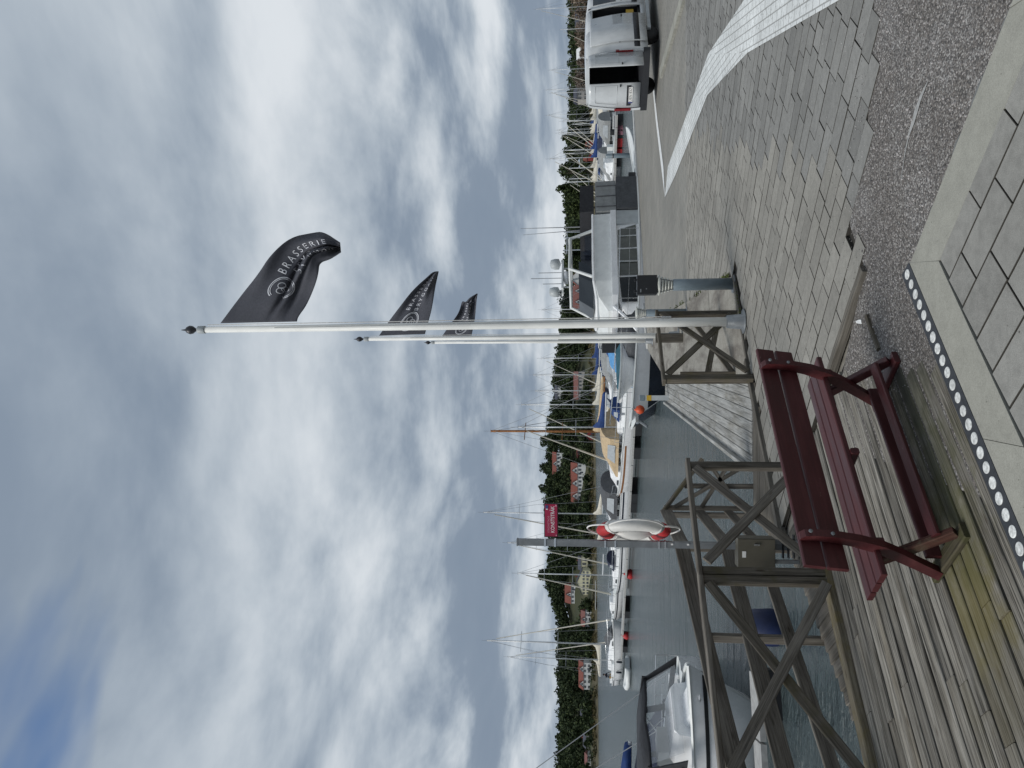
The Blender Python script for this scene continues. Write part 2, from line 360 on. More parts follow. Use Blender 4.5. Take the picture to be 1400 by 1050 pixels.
mk('cleanwhite', plain('white line paint', (.72, .73, .72), .7, .1, 9))
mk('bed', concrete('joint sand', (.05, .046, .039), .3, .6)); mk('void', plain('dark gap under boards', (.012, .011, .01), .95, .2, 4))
mk('kerb', concrete('platform kerb concrete', (.32, .315, .275), .12, .3))
mk('roughkerb', concrete('rough mortar edge', (.20, .205, .20), .35, .9, scale=4))
mk('concrete', concrete('stained quay concrete', (.30, .285, .25), .4, .6, (.13, .115, .10)))
mk('agg', aggregate('exposed aggregate'))
mk('peb', plain('loose pebbles', (.27, .255, .25), .8, .2, 3, island=.75))
mk('darkstrip', plain('dark tactile strip', (.035, .039, .046), .65, .2, 30, .2, 120))
mk('dotwhite', plain('white tactile dot', (.70, .71, .69), .7, .3, 45, .2, 90, rnd=.08))
mk('gelcoat', plain('white boat gelcoat', (.82, .83, .84), .28, .06, 2, spec=.5))
mk('offwhite', plain('off white boat paint', (.68, .70, .69), .4, .08, 3))
mk('navyhull', plain('navy hull paint', (.022, .028, .042), .3, .2, 2))
mk('boatgrey', plain('grey boat deck', (.42, .45, .46), .5, .1, 4))
mk('glass', plain('dark boat window', (.012, .015, .018), .08, .2, 1.5, spec=.8))
mk('greenglass', plain('curtained dark window', (.07, .075, .06), .12, .25, 3, spec=.7))
mk('bluecanvas', plain('blue canvas', (.012, .045, .17), .8, .2, 5, .3, 20))
mk('navycanvas', plain('navy canvas', (.014, .02, .048), .8, .2, 5, .3, 20))
mk('blackcanvas', plain('black canvas', (.017, .018, .022), .75, .2, 5, .3, 20))
mk('greycanvas', plain('light grey canvas', (.27, .28, .28), .8, .15, 5, .4, 14))
mk('darkgreycanvas', plain('dark grey canvas', (.075, .08, .088), .8, .2, 5, .4, 14))
mk('tancanvas', plain('tan canvas', (.50, .38, .235), .8, .12, 5, .3, 20))
mk('creamcanvas', plain('cream sail cover', (.58, .55, .47), .8, .1, 5, .3, 20))
mk('tealcanvas', plain('teal cover', (.03, .11, .15), .8, .2, 5, .3, 20))
mk('lightblue', plain('light blue tarp', (.09, .28, .55), .7, .15, 5))
mk('clearvinyl', plain('clear canopy window', (.42, .45, .47), .15, .1, 4, spec=.8))
def seethrough(name, col, alpha):
    m = plain(name, col, .12, .08, 3, spec=.8); m.node_tree.nodes['Principled BSDF'].inputs['Alpha'].default_value = alpha; return m
mk('seethrough', seethrough('clear vinyl sheet', (.55, .58, .6), .3))
mk('varnish', wood('varnished wood', (.20, .085, .03), (.36, .17, .07), rnd=.05, crack=.2))
mk('steel', plain('stainless tube', (.62, .64, .66), .25, .08, 6, metal=.85))
mk('alu', plain('mast aluminium', (.55, .57, .58), .4, .08, 2, metal=.25))
mk('wire', plain('rigging wire', (.32, .33, .34), .45, .1, 3, metal=.3))
mk('polewhite', plain('flagpole white glassfibre', (.78, .785, .755), .5, .06, 2.5, .05, 20))
mk('galv', plain('galvanised steel', (.22, .235, .245), .5, .15, 9, metal=.45))
mk('lampgrey', plain('grey lamp enamel', (.17, .215, .245), .4, .12, 5, coat=.2))
mk('lampglass', plain('lamp louvre', (.52, .53, .48), .3, .12, 14))
mk('black', plain('black plastic', (.010, .011, .013), .5, .2, 8))
mk('rubber', plain('tyre rubber', (.016, .016, .017), .8, .2, 12, .3, 60))
mk('red', plain('life ring red', (.42, .018, .022), .65, .15, 6))
mk('ringwhite', plain('life ring white', (.66, .65, .62), .5, .1, 5))
mk('rope', plain('white rope', (.72, .71, .68), .8, .1, 30))
mk('signred', plain('crimson sign', (.33, .012, .055), .4, .08, 4))
mk('signtext', plain('white sign lettering', (.82, .78, .79), .5, .02, 4))
mk('signpink', plain('pink sign lettering', (.62, .28, .36), .5, .02, 4))
mk('signblue', plain('blue sign badge', (.05, .06, .2), .5, .1, 4))
mk('olive', plain('olive grey cabinet', (.098, .09, .068), .55, .12, 4))
mk('paper', plain('white paper label', (.78, .78, .76), .6, .05, 9))
mk('vanwhite', plain('van white paint', (.55, .575, .59), .3, .08, 1.6, coat=.5))
mk('vantrim', plain('van dark trim', (.016, .018, .022), .6, .15, 8))
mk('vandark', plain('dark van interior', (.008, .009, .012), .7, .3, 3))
mk('taillight', plain('tail light red', (.20, .008, .012), .15, .15, 9, spec=.7))
mk('yellow', plain('yellow plastic', (.52, .33, .03), .5, .12, 7))
mk('orange', plain('orange buoy', (.62, .085, .025), .5, .12, 5))
mk('flag', plain('charcoal flag cloth', (.078, .081, .098), .85, .1, 30, .15, 300))
mk('flagtext', plain('pale flag print', (.72, .73, .77), .8, .04, 9))
mk('floatblack', plain('black pontoon float', (.010, .011, .013), .6, .3, 4))
mk('floatnavy', plain('navy plastic float', (.012, .022, .075), .5, .2, 4))
mk('pontoon', plain('pale pontoon boards', (.36, .36, .35), .8, .15, 8, .2, 20))
mk('wallwhite', plain('white painted boards', (.66, .67, .66), .7, .06, .6))
mk('wallcream', plain('pale yellow boards', (.66, .63, .44), .7, .06, .6))
mk('wallred', plain('falu red boards', (.20, .03, .025), .8, .1, .6))
mk('wallgrey', plain('pale grey render', (.42, .40, .38), .8, .1, .6))
mk('rooftile', plain('red roof tile', (.18, .052, .036), .8, .16, 1.2, .3, 8))
mk('roofpink', plain('faded red roof', (.17, .07, .06), .8, .14, 1.2, .3, 8))
mk('roofdark', plain('dark slate roof', (.05, .055, .075), .7, .12, 1.2, .3, 8))
mk('pane', plain('house window pane', (.05, .06, .07), .12, .2, 1, spec=.8))
mk('bark', plain('tree bark', (.075, .06, .045), .9, .25, 3, .4, 10))
mk('leafdark', foliage('dark evergreen leaves', [(.016, .026, .014), (.028, .043, .020), (.040, .058, .026), (.056, .074, .032)]))
mk('leafmid', foliage('mid green leaves', [(.022, .035, .016), (.035, .052, .022), (.05, .07, .028), (.068, .088, .036)]))
mk('leafblue', foliage('blue green conifer', [(.012, .020, .020), (.02, .032, .03), (.03, .046, .04)]))
mk('brush', foliage('brown bare brush', [(.09, .065, .05), (.15, .11, .09), (.22, .175, .145), (.32, .28, .25)]))
mk('weed', foliage('green weeds', [(.05, .08, .015), (.09, .12, .03), (.13, .14, .05)]))
mk('skin', plain('skin', (.45, .28, .21), .5, .06, 8))
mk('jacket', plain('dark jacket', (.02, .024, .04), .8, .15, 8))
mk('mustard', plain('mustard trousers', (.36, .22, .06), .85, .12, 8))

def terrain_mat():
    m, nt, bs, n, l = newmat('shore grass and rock'); g = G_(nt); v = g.coord('Position')
    c = g.ramp(g.noise(v, .035, 6, .6), [(.3, (.022, .03, .014)), (.55, (.045, .05, .022)), (.68, (.085, .078, .042)), (.8, (.13, .115, .085))])
    sep = g.node('ShaderNodeSeparateXYZ'); l.new(v, sep.inputs[0])
    low = g.math('SUBTRACT', 1, g.step(g.math('ADD', g.math('MULTIPLY', sep.outputs[2], .2), g.math('MULTIPLY', g.noise(v, .12, 3), .5)), .45, .75))
    c = g.mix(g.math('MULTIPLY', low, .9), c, g.ramp(g.noise(v, .3, 5, .6), [(.3, (.05, .044, .026)), (.6, (.10, .085, .045)), (.75, (.06, .066, .03))]))
    l.new(c, bs.inputs['Base Color']); bs.inputs['Roughness'].default_value = .95; return m
def water_mat():
    m, nt, bs, n, l = newmat('harbour water'); g = G_(nt); v = g.coord('Position')
    a = g.noise(g.coord('Position', (.8, 1.25, 1)), 2.2, 6, .62, .7); b = g.noise(g.coord('Position', (.8, 1.2, 1)), 8, 3, .5, .3)
    big = g.noise(v, .06, 3); sw = g.noise(g.coord('Position', (.45, 1.5, 1)), .55, 4, .6, .5)
    l.new(g.ramp(big, [(.3, (.048, .066, .069)), (.7, (.066, .086, .088))]), bs.inputs['Base Color'])
    bs.inputs['Roughness'].default_value = .17; bs.inputs['IOR'].default_value = 1.33
    l.new(g.bump(g.math('ADD', g.math('ADD', a, g.math('MULTIPLY', b, .35)), g.math('MULTIPLY', sw, 2.2)), .8, .24), bs.inputs['Normal']); return m
mk('terrain', terrain_mat()); mk('water', water_mat())

# ================================================================== SETTING: water, quay, paving, deck
sheet('water', [(-1500, -60), (1500, -60), (1500, 1600), (-1500, 1600)], WATER, MAT['water'])
C_ = (-1.6, 9.45)
LAND = [(-4.3, 2.6), (-2.83, 5.55), (-1.97, 7.28), (-1.72, 8.0), C_, (-1.05, 9.45), (-.49, 20.2), (.1, 20.3), (1.2, 26.2), (2.9, 27.9), (5.2, 29.3), (8.4, 31.3), (11.9, 33.4), (45, 54), (45, -20), (-8, -20)]
qg = MB().prism(LAND, -3.2, -.05).build('quay', MAT['concrete']); tag(qg, kind='structure')

KX, KY = -.746, -.665                     # along the deck boards, towards the near left
O2 = Vector((-.72, 7.2))
def dk(t, w): return Vector((O2.x+KX*t-KY*w, O2.y+KY*t+KX*w))     # deck frame: t along boards, w towards the platform
# paving
PV = [(-.68, 7.26), (-1.55, 8.02), (-.25, 9.2), (.3, 9.68), (1.54, 10.6), (1.83, 19), (2.25, 26.9), (5.2, 29.0), (8.4, 31.0), (11.9, 33.1), (44, 53), (44, 3.2), (8, 4.2), (3.6, 5.2), (2.66, 5.38), (2.18, 5.45), (1.69, 5.52), (1.39, 5.82), (1.19, 5.9), (.84, 5.62)]
pave = sheet('paving', PV, -.03, MAT['bed'])
FARY = 15.5
farpoly = [(1.7, FARY), (1.83, 19), (2.25, 26.9), (5.2, 29.0), (8.4, 31.0), (11.9, 33.1), (44, 53), (44, FARY)]
sheet('far_paving', farpoly, -.004, MAT['farpave'])
sheet('side_paving', [(9, FARY), (44, FARY), (44, 3.2), (9, 4.0)], -.004, MAT['farpave'])
def paver_mesh(L, Wd, h=.05, g=.003, c=.0026):
    x, y = L/2-g, Wd/2-g
    vs = [(sx*x, sy*y, -h) for sx, sy in ((-1,-1),(1,-1),(1,1),(-1,1))]+[(sx*x, sy*y, -c) for sx, sy in ((-1,-1),(1,-1),(1,1),(-1,1))]+[(sx*(x-c), sy*(y-c), 0) for sx, sy in ((-1,-1),(1,-1),(1,1),(-1,1))]
    fs = [(8, 9, 10, 11)]
    for i in range(4):
        j = (i+1) % 4; fs += [(i, j, 4+j, 4+i), (4+i, 4+j, 8+j, 8+i)]
    return vs, fs
def joint_shade(me):                            # joint sand colour as painted shade on sides and chamfers the sun lights
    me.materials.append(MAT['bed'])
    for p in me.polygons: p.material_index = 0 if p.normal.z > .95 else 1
LENS = (.42, .315, .21); PMESH = {}
for k in ('paverA', 'paverB', 'slab'):
    for L in LENS:
        me = bpy.data.meshes.new('paver'); v_, f_ = paver_mesh(L, .21); me.from_pydata(v_, [], f_); me.materials.append(MAT[k]); joint_shade(me); PMESH[k, L] = me
PA = R(-44.0); pd = Vector((math.cos(PA), math.sin(PA))); pn = Vector((-pd.y, pd.x))
cells = []
for j in range(-8, 130):
    s = -14-random.random()*.42
    while s < 14:
        L = random.choice((.42, .42, .42, .315, .21)); c = pd*(s+L/2)+pn*(j*.211)+Vector((0, 3.2)); s += L
        if c.y > FARY+.15 or c.x > 9.2 or not inside(c, PV): continue
        if abs(c.x/c.y) > .62: continue
        # edge of the paved field breaks up into the gravel
        if c.y < 6.1 and random.random() < max(0, (5.75-c.y))*1.2 and c.x < 2.4 and c.x > 1.0: continue
        grey = (c.x-1.45) > (c.y-5.8)*.39+random.uniform(-.12, .12)
        cells.append((c, L, 'paverB' if grey else 'paverA'))
cells.sort(key=lambda q: q[0].length)
rest = {'paverA': MB(), 'paverB': MB()}
for i, (c, L, k) in enumerate(cells):
    tz = random.uniform(-.003, .002)
    M = Matrix.Translation((c.x, c.y, tz)) @ Matrix.Rotation(PA+random.uniform(-.006, .006), 4, 'Z') @ Matrix.Rotation(random.uniform(-.006, .006), 4, 'X')
    if i < 300: mobj('paver', PMESH[k, L], None, pave, False, M)
    else:
        v_, f_ = paver_mesh(L, .21); rest[k].add([M @ Vector(q) for q in v_], f_)
for k, mb in rest.items():
    o = mb.build('paver_field', MAT[k], pave); joint_shade(o.data); tag(o, kind='stuff')
# concrete strip under the flagpoles, in slabs
cst = sheet('concrete_strip', [(0.0, 9.5), (.3, 9.7), (1.54, 10.6), (1.83, 19), (2.25, 26.9), (1.2, 26.1), (.12, 20.2)], -.03, MAT['bed'])
def lerp2(a, b, t): return (a[0]+(b[0]-a[0])*t, a[1]+(b[1]-a[1])*t)
Lft = [(0.03, 9.55), (.05, 12.4), (.08, 16.2), (.12, 20.1), (1.15, 26.0)]; Rgt = [(1.5, 10.6), (1.61, 12.8), (1.72, 16.4), (1.85, 20.3), (2.2, 26.8)]
for i in range(4):
    MB().prism([lerp2(Lft[i], Lft[i+1], .004), lerp2(Rgt[i], Rgt[i+1], .004), lerp2(Rgt[i], Rgt[i+1], .994), lerp2(Lft[i], Lft[i+1], .994)], -.05, .003+.002*(i % 2)).build('slab', MAT['concrete'], cst)
# jetty of lengthwise boards beside it
jet = MB().prism([(-1.02, 9.47), (-.47, 20.1), (.02, 20.1), (.02, 9.47)], -.2, -.04).build('jetty', MAT['oldwood']); tag(jet, kind='structure')
jd = Vector((.053, .9986))
for i in range(9):
    x0 = -1.05+i*.142+.07; a = Vector((x0, 9.47)); n_ = 10.7 if i < 5 else 10.7-(i-4)*2.6
    s = 0
    while s < n_-.01:
        L = min(random.choice((3.2, 4.0, 4.6)), n_-s); p, q = a+jd*s, a+jd*(s+L-.006); s += L
        beam('plank', (p.x, p.y, -.016+random.uniform(-.002, .002)), (q.x, q.y, -.016), .136, .035, MAT['palewood'], jet)
beam('edge_board', (-1.08, 9.45, .0), (-.52, 20.1, .0), .06, .12, MAT['palewood'], jet)
# small triangular landing with boards across
lan = MB().prism([(-1.55, 8.1), (-1.6, 9.4), (.2, 9.4), (-.3, 9.12)], -.2, -.05).build('landing', MAT['oldwood']); tag(lan, kind='structure')
for i in range(11):
    y = 9.37-i*.125; xr = -.12-(9.37-y)*1.15; 
    if y < 8.14: break
    beam('plank', (-1.66+(9.4-y)*-.09, y, -.02), (xr+.12, y, -.02), .117, .035, MAT['oldwood'], lan)
beam('kerb_beam', (-1.66, 7.98, .0), (.28, 9.7, .0), .09, .09, MAT['oldwood'], lan)
beam('kerb_beam', (.28, 9.7, .0), (1.5, 10.58, .0), .06, .05, MAT['oldwood'], lan)
# timber deck
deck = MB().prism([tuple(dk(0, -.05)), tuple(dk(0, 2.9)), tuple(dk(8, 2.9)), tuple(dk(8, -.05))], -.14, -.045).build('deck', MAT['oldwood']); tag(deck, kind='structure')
deck.data.materials[0] = MAT['void']  # near-black base paints in the shade seen between the boards
i = 0; w = .0
while w < 2.84:
    wd = .125
    t = max(0, (w-1.1)*.86)+random.uniform(-.05, .06); end = 7.6; first = True
    while t < end-.05:
        L = random.choice((1.7, 2.4, 3.1)) if first else random.choice((2.4, 3.6)); first = False
        L = min(L+random.uniform(-.15, .15), end-t)
        a, b = dk(t, w+wd/2), dk(t+L-.005, w+wd/2); dz = random.uniform(-.004, .003)
        beam('plank', (a.x, a.y, -.016+dz), (b.x, b.y, -.016+dz+random.uniform(-.002, .002)), wd-.017+random.uniform(-.004, .002), .036, MAT['deck'], deck, up=(random.uniform(-.012, .012), random.uniform(-.012, .012), 1), jit=.0012)
        t += L
    w += wd+.003
kb = beam('kerb_beam', (*dk(-.15, -.08), .0), (*dk(7.6, -.08), .0), .13, .10, MAT['kerbwood'], deck, jit=.002)
# strip of short boards outside the railing
outer = MB().prism([(-1.72, 7.95), (-1.97, 7.27), (-2.82, 5.57), (-4.25, 2.7), tuple(dk(6.3, -.16)), tuple(dk(0, -.16))], -.2, -.06).build('outer_walkway', MAT['oldwood']); tag(outer, kind='structure')
k1 = Vector((-.445, -.895)); A1 = Vector((-2.23, 6.77))
for i in range(40):
    p = Vector((-1.74, 7.9))+k1*(i*.138)
    base = A1+k1*((p-A1).dot(k1)) + Vector((0.02, 0))
    d = Vector((.6, -.8)); n2 = Vector((KY, -KX)); o0 = dk(0, -.15)
    den = d.dot(n2); tt = (o0-base).dot(n2)/den if abs(den) > 1e-6 else 0
    if tt < .06: continue
    q = base+d*tt; beam('plank', (base.x, base.y, -.022), (q.x, q.y, -.022), .118, .034, MAT['oldwood'], outer, jit=.001)
# gravel
gravel = sheet('gravel', [(-.5, 6.5), (.84, 5.66), (1.2, 5.95), (1.45, 5.95), (1.75, 5.6), (2.7, 5.45), (5.5, 5.1), (8, 4.4), (8, 0), (1.5, 2.5), (-.6, 4.0)], -.004, MAT['agg'])
px_ = MB()
gv = [(.0, 6.15), (.78, 5.58), (1.2, 5.85), (1.4, 5.75), (1.7, 5.48), (2.7, 5.35), (5, 5.0), (5, 1.2), (.66, 4.66), (-.05, 4.9), (-.15, 5.4)]
def pebble(mb, x, y, s, z=-.003):
    a = random.random()*6; h = s*random.uniform(.5, .9)
    ring = [(x+s*math.cos(a+i*1.257)*random.uniform(.7, 1.1), y+s*math.sin(a+i*1.257)*random.uniform(.7, 1.1), z) for i in range(5)]
    top = [(x+(q[0]-x)*.55, y+(q[1]-y)*.55, z+h) for q in ring]
    mb.add(ring+top, [(0, 1, 6, 5), (1, 2, 7, 6), (2, 3, 8, 7), (3, 4, 9, 8), (4, 0, 5, 9), (5, 6, 7, 8, 9)])
cnt = 0
while cnt < 9000:
    x, y = random.uniform(-.3, 4.2), random.uniform(2.6, 6.2)
    if inside((x, y), gv): pebble(px_, x, y, random.choice((.003, .004, .005, .006, .008)) * (1.0 if random.random() < .98 else 1.8)); cnt += 1
for _ in range(500):                      # pebbles kicked over the pavers
    x = random.uniform(.7, 4); y = 5.6+abs(random.gauss(0, .45)); pebble(px_, x, y, random.uniform(.003, .006), 0)
tag(px_.build('gravel_pebbles', MAT['peb']), 'loose grey and pink pebbles on the gravel strip', 'pebbles', kind='stuff')
# drag mark of cement across the gravel
mb = MB(); pts = [on(1212, y_, -.011) for y_ in (112,)]
path = [(1268, 112, .004), (1258, 135, .022), (1250, 160, .036), (1243, 182, .018), (1237, 210, .010), (1232, 245, .007), (1231, 300, .004)]
L_, R_ = [], []
for x, y, hw in path:
    c = on(x, y, .001); L_.append((c.x-hw, c.y, c.z)); R_.append((c.x+hw, c.y, c.z+.0005))
mb.loft([[a, b] for a, b in zip(L_, R_)], closed=False, cap0=False, cap1=False)
tag(mb.build('cement_smear', plain('dried cement', (.36, .36, .35), .85, .2, 25, .4, 90)), kind='structure')
# timber edging between pavers and gravel, and a rotten stake
te = beam('edging_beam', (.83, 5.63, -.0), (.03, 6.46, -.0), .07, .07, MAT['oldwood'], jit=.003)
tag(te, 'old timber edging beam between the pavers and the gravel', 'timber')
st = beam('rotten_stake', (*on(1186, 432)[:2], .005), (*on(1202, 478)[:2], .0), .035, .03, MAT['railmoss'], jit=.004)
tag(st, 'dark rotten stick lying in the gravel beside the bench', 'stick')
rag = MB(); c = on(1175, 440)
rag.loft([[(c.x-.02, c.y-.05, .002), (c.x+.012, c.y-.05, .006)], [(c.x-.012, c.y, .012), (c.x+.016, c.y, .006)], [(c.x-.004, c.y+.06, .003), (c.x+.01, c.y+.06, .008)]], closed=False, cap0=False, cap1=False)
tag(rag.build('feather', MAT['paper']), 'small white feather on the gravel by the timber edging', 'feather')
# weeds along the concrete strip
wd_ = MB()
for _ in range(420):
    t = random.random()**1.6
    if random.random() < .72: x, y = 1.54+.29*t+random.gauss(0, .025), 10.6+8.4*t
    else: x, y = random.uniform(.1, 1.5), 0; y = 9.62+(x-.2)*.72+random.gauss(0, .04)
    if math.sin(y*5.1)+math.sin(y*2.3+1) < .1: continue
    for b in range(3):
        a = random.random()*6.3; h = random.uniform(.012, .045); wv = .005
        wd_.add([(x-wv, y, 0), (x+wv, y, 0), (x+math.cos(a)*h*.7, y+math.sin(a)*h*.7, h)], [(0, 1, 2)])
tag(wd_.build('joint_weeds', MAT['weed']), 'green weeds sprouting along the joint beside the concrete strip', 'weeds', kind='stuff')
# road paint
for k_, pts_ in (('A', [(909, 270), (913, 228), (946, 137), (967, 130), (923, 240)]), ('B', [(946, 137), (968, 74), (1022, 72), (967, 130)]), ('C', [(968, 74), (978, 59), (1017, 0), (1040, -60), (1230, -60), (1147, 0), (1079, 39), (1022, 72)])):
    sheet('road_marking', [on(*q, .006)[:2] for q in pts_], .006, MAT['whitepaint'+k_])
tag(sheet('road_line', [on(*q, .006)[:2] for q in [(909, 270), (907, 228), (899, 165), (894, 118), (892, 118), (896.5, 165), (904, 228)]], .0065, MAT['cleanwhite'], None), kind='structure')
a0, a1 = on(905, 101), on(935, 0); v0 = (a1-a0).normalized()
kst = MB().box(((a0+a1+v0*6)/2)[:2]+(.02,), ((a1-a0).length+6, .24, .06), math.atan2(v0.y, v0.x)).build('kerb_strip', MAT['bed']); tag(kst, kind='structure')
for i in range(48):
    p = a0+v0*(.12+i*.235); MB().box((0, 0, 0), (.22, .25, .08)).build('kerb_stone', MAT['kerb'], kst, M=Matrix.Translation((p.x, p.y, .025)) @ Matrix.Rotation(math.atan2(v0.y, v0.x), 4, 'Z'))
# far quay edge coping
edge = [(1.2, 26.2), (2.9, 27.9), (5.2, 29.3), (8.4, 31.3), (11.9, 33.4), (30, 44.9)]
cop = MB()
for a, b in zip(edge, edge[1:]):
    d = Vector((b[0]-a[0], b[1]-a[1])); n = Vector((d.y, -d.x)).normalized()*.28
    cop.prism([a, b, (b[0]+n.x, b[1]+n.y), (a[0]+n.x, a[1]+n.y)], -.3, .05)
o = cop.build('quay_coping', plain('white quay coping', (.6, .6, .58), .7, .12, 4)); tag(o, kind='structure')

# ---- the step we stand on
PZ = .16
PC = Vector((.65, 4.61)); pl = Vector((-.769, -.639)); prr = Vector((.681, -.733))
plat = MB().prism([tuple(PC-prr*0+Vector((-.02, -.03))), tuple(PC+pl*7), tuple(PC+pl*7+Vector((3, -6))), tuple(PC+prr*7+Vector((-1, -4))), tuple(PC+prr*7)], -.05, PZ-.02).build('platform', MAT['bed']); tag(plat, kind='structure')
nl, nr = Vector((.639, -.769)), Vector((-.733, -.681))        # inward normals of the two edges
def inter(p, d, q, e_):
    den = d.x*e_.y-d.y*e_.x; t = ((q.x-p.x)*e_.y-(q.y-p.y)*e_.x)/den; return p+d*t
ks = Vector((0, 0))
def edge_pt(ol, orr): return inter(PC+nl*ol, pl, PC+nr*orr, prr)
kw = .36
for i in range(6):                        # kerb stones of the left edge, then of the right
    s0 = 0 if i == 0 else i*1.25; s1 = (i+1)*1.25-.004
    p0 = edge_pt(.115, .05) if i == 0 else edge_pt(.115, .05)+pl*s0; q0 = edge_pt(kw, kw-.03) if i == 0 else edge_pt(kw, kw-.03)+pl*(s0-.05)
    p1, q1 = edge_pt(.115, .05)+pl*s1, edge_pt(kw, kw-.03)+pl*(s1-.05)
    MB().prism([tuple(p0), tuple(p1), tuple(q1), tuple(q0)], -.04, PZ).build('kerb_stone', MAT['kerb'], plat)
for i in range(5):
    s0 = i*1.4+(.003 if i else 0); s1 = (i+1)*1.4-.003
    p0 = edge_pt(.118, .055)+prr*s0; q0 = edge_pt(kw+.003, kw-.03)+prr*s0; p1, q1 = edge_pt(.118, .055)+prr*s1, edge_pt(kw+.003, kw-.03)+prr*s1
    MB().prism([tuple(p0), tuple(p1), tuple(q1), tuple(q0)], -.04, PZ-.002).build('kerb_stone', MAT['kerb'], plat)
mb = MB(); 
rr = []
for i in range(60):
    s = i*.1; j = random.uniform(-.02, .02)
    a = edge_pt(.0, -.05+j)+prr*s; b = edge_pt(.1, .06)+prr*s; rr.append([(a.x, a.y, .04), (a.x*.97+b.x*.03, a.y*.97+b.y*.03, .10+random.uniform(-.012, .012)), (b.x, b.y, .135+random.uniform(-.01, .01)), (b.x, b.y, 0)])
mb.loft(rr, closed=False, cap0=False, cap1=False); mb.build('mortar_edge', MAT['roughkerb'], plat)
strip = MB().prism([tuple(edge_pt(0, .02)), tuple(edge_pt(0, .02)+pl*7), tuple(edge_pt(.113, .045)+pl*7), tuple(edge_pt(.113, .045))], -.05, PZ+.002).build('tactile_strip', MAT['darkstrip'], plat)
dm = bpy.data.meshes.new('dot'); q = MB().lathe([(.030, -.003), (.030, .002), (.026, .004)], 20); dm.from_pydata(q.v, [], q.f); dm.materials.append(MAT['dotwhite'])
for i in range(46):
    p = edge_pt(.056, .05)+pl*(.03+i*.0835); mobj('dot', dm, None, strip, False, Matrix.Translation((p.x, p.y, PZ+.002)) @ Matrix.Scale(random.uniform(.93, 1.03), 4))
# platform pavers, rows square to the left edge
pin = [tuple(edge_pt(kw+.01, kw-.02)), tuple(edge_pt(kw+.01, kw)+pl*6.5), tuple(edge_pt(kw, kw)+pl*6+prr*6), tuple(edge_pt(kw, kw-.02)+prr*6)]
MS = {}
for j in range(0, 30):
    off = edge_pt(kw+.012, kw)+pl*(j*.212+.02); s = -random.choice((0, .12, .25, .3)) 
    s = (.06+j*.0) if j == 0 else s
    s = 0; first = True; ln = random.choice((.18, .3, .42, .36))
    while s < 4:
        L = ln if first else .42; first = False
        c = off+Vector((.681, -.733))*(s+L/2)+pl*.0; key = round(L, 3)
        if key not in MS:
            me = bpy.data.meshes.new('paver'); v_, f_ = paver_mesh(L, .21, .04, .003); me.from_pydata(v_, [], f_); me.materials.append(MAT['slab']); joint_shade(me); MS[key] = me
        if abs(c.x) < .62*c.y+.5 and c.y > 1.6 and inside(c, pin):
            mobj('paver', MS[key], None, plat, False, Matrix.Translation((c.x, c.y, PZ-.002+random.uniform(-.002, .001))) @ Matrix.Rotation(math.atan2(-.733, .681), 4, 'Z'))
        s += L

# ================================================================== FOREGROUND THINGS
# ---- bench, seen from behind
BA = Vector((.732, .681)).normalized(); BD = Vector((-BA.y, BA.x)); BP = Vector((-.85, 4.16))
def bp(s, q, z): p = BP+BA*s+BD*q; return (p.x, p.y, z)
bench = empty('bench', bp(.67, .2, 0), 0, 'dark red slatted wooden bench with crossed legs facing the water', 'bench')
for i, (q, wd) in enumerate(((.145, .098), (.25, .098), (.352, .086))):
    beam('seat_slat', bp(-.15, q, .443), bp(1.49, q, .443), wd, .034, MAT['redpaint'], bench, jit=.0008)
lean = Vector((BD.x*-.18, BD.y*-.18, 1)).normalized()
for (z, q, hgt) in ((.815, .035, .118), (.69, .058, .118)):
    nrm = Vector((BD.x, BD.y, .2)).normalized()
    beam('back_board', bp(-.15, q, z), bp(1.49, q, z), .028, hgt, MAT['redpaint'], bench, up=lean, jit=.0008)
prof = [(-.035, .80), (-.03, .845), (-.005, .868), (.022, .87), (.018, .80), (.03, .70), (.07, .58), (.135, .44), (.21, .32), (.30, .19), (.425, .02), (.345, .02), (.24, .165), (.15, .285), (.075, .40), (.015, .54), (-.022, .68)]
for s in (0, 1.30):
    rings = [[bp(s+o, q, z) for q, z in prof] for o in (-.002, .042)]
    MB().loft(rings).build('upright', MAT['redpaint'], bench, world=True)
    beam('brace', bp(s+.064, .37, .405), bp(s+.064, .01, .045), .042, .07, MAT['redpaint'] if s else MAT['redworn'], bench)
    beam('seat_bearer', bp(s+.064, .11, .405), bp(s+.064, .40, .405), .042, .045, MAT['redpaint'], bench)
    beam('foot', bp(s+.05, -.04, .018), bp(s+.05, .46, .018), .095, .036, MAT['footwood'] if not s else MAT['redpaint'], bench)
for s in (.02, 1.32):
    for q_, z_ in ((-.036, .82), (-.012, .70), (.10, .46)): MB().lathe([(.011, 0), (.011, .006), (.004, .009)], 8).build('bolt', MAT['galv'], bench, False, True, Matrix.Translation(bp(s, q_-.012, z_)) @ Vector((-BD.x, -BD.y, 0)).to_track_quat('Z', 'Y').to_matrix().to_4x4())
beam('seat_bearer', bp(.67, .08, .405), bp(.67, .40, .405), .042, .05, MAT['redpaint'], bench)
beam('stretcher', bp(.06, .055, .135), bp(1.34, .04, .135), .075, .03, MAT['redpaint'], bench, up=(-BD.x*.1, -BD.y*.1, 1))
beam('stretcher', bp(.06, .27, .075), bp(1.34, .27, .075), .03, .09, MAT['redpaint'], bench)

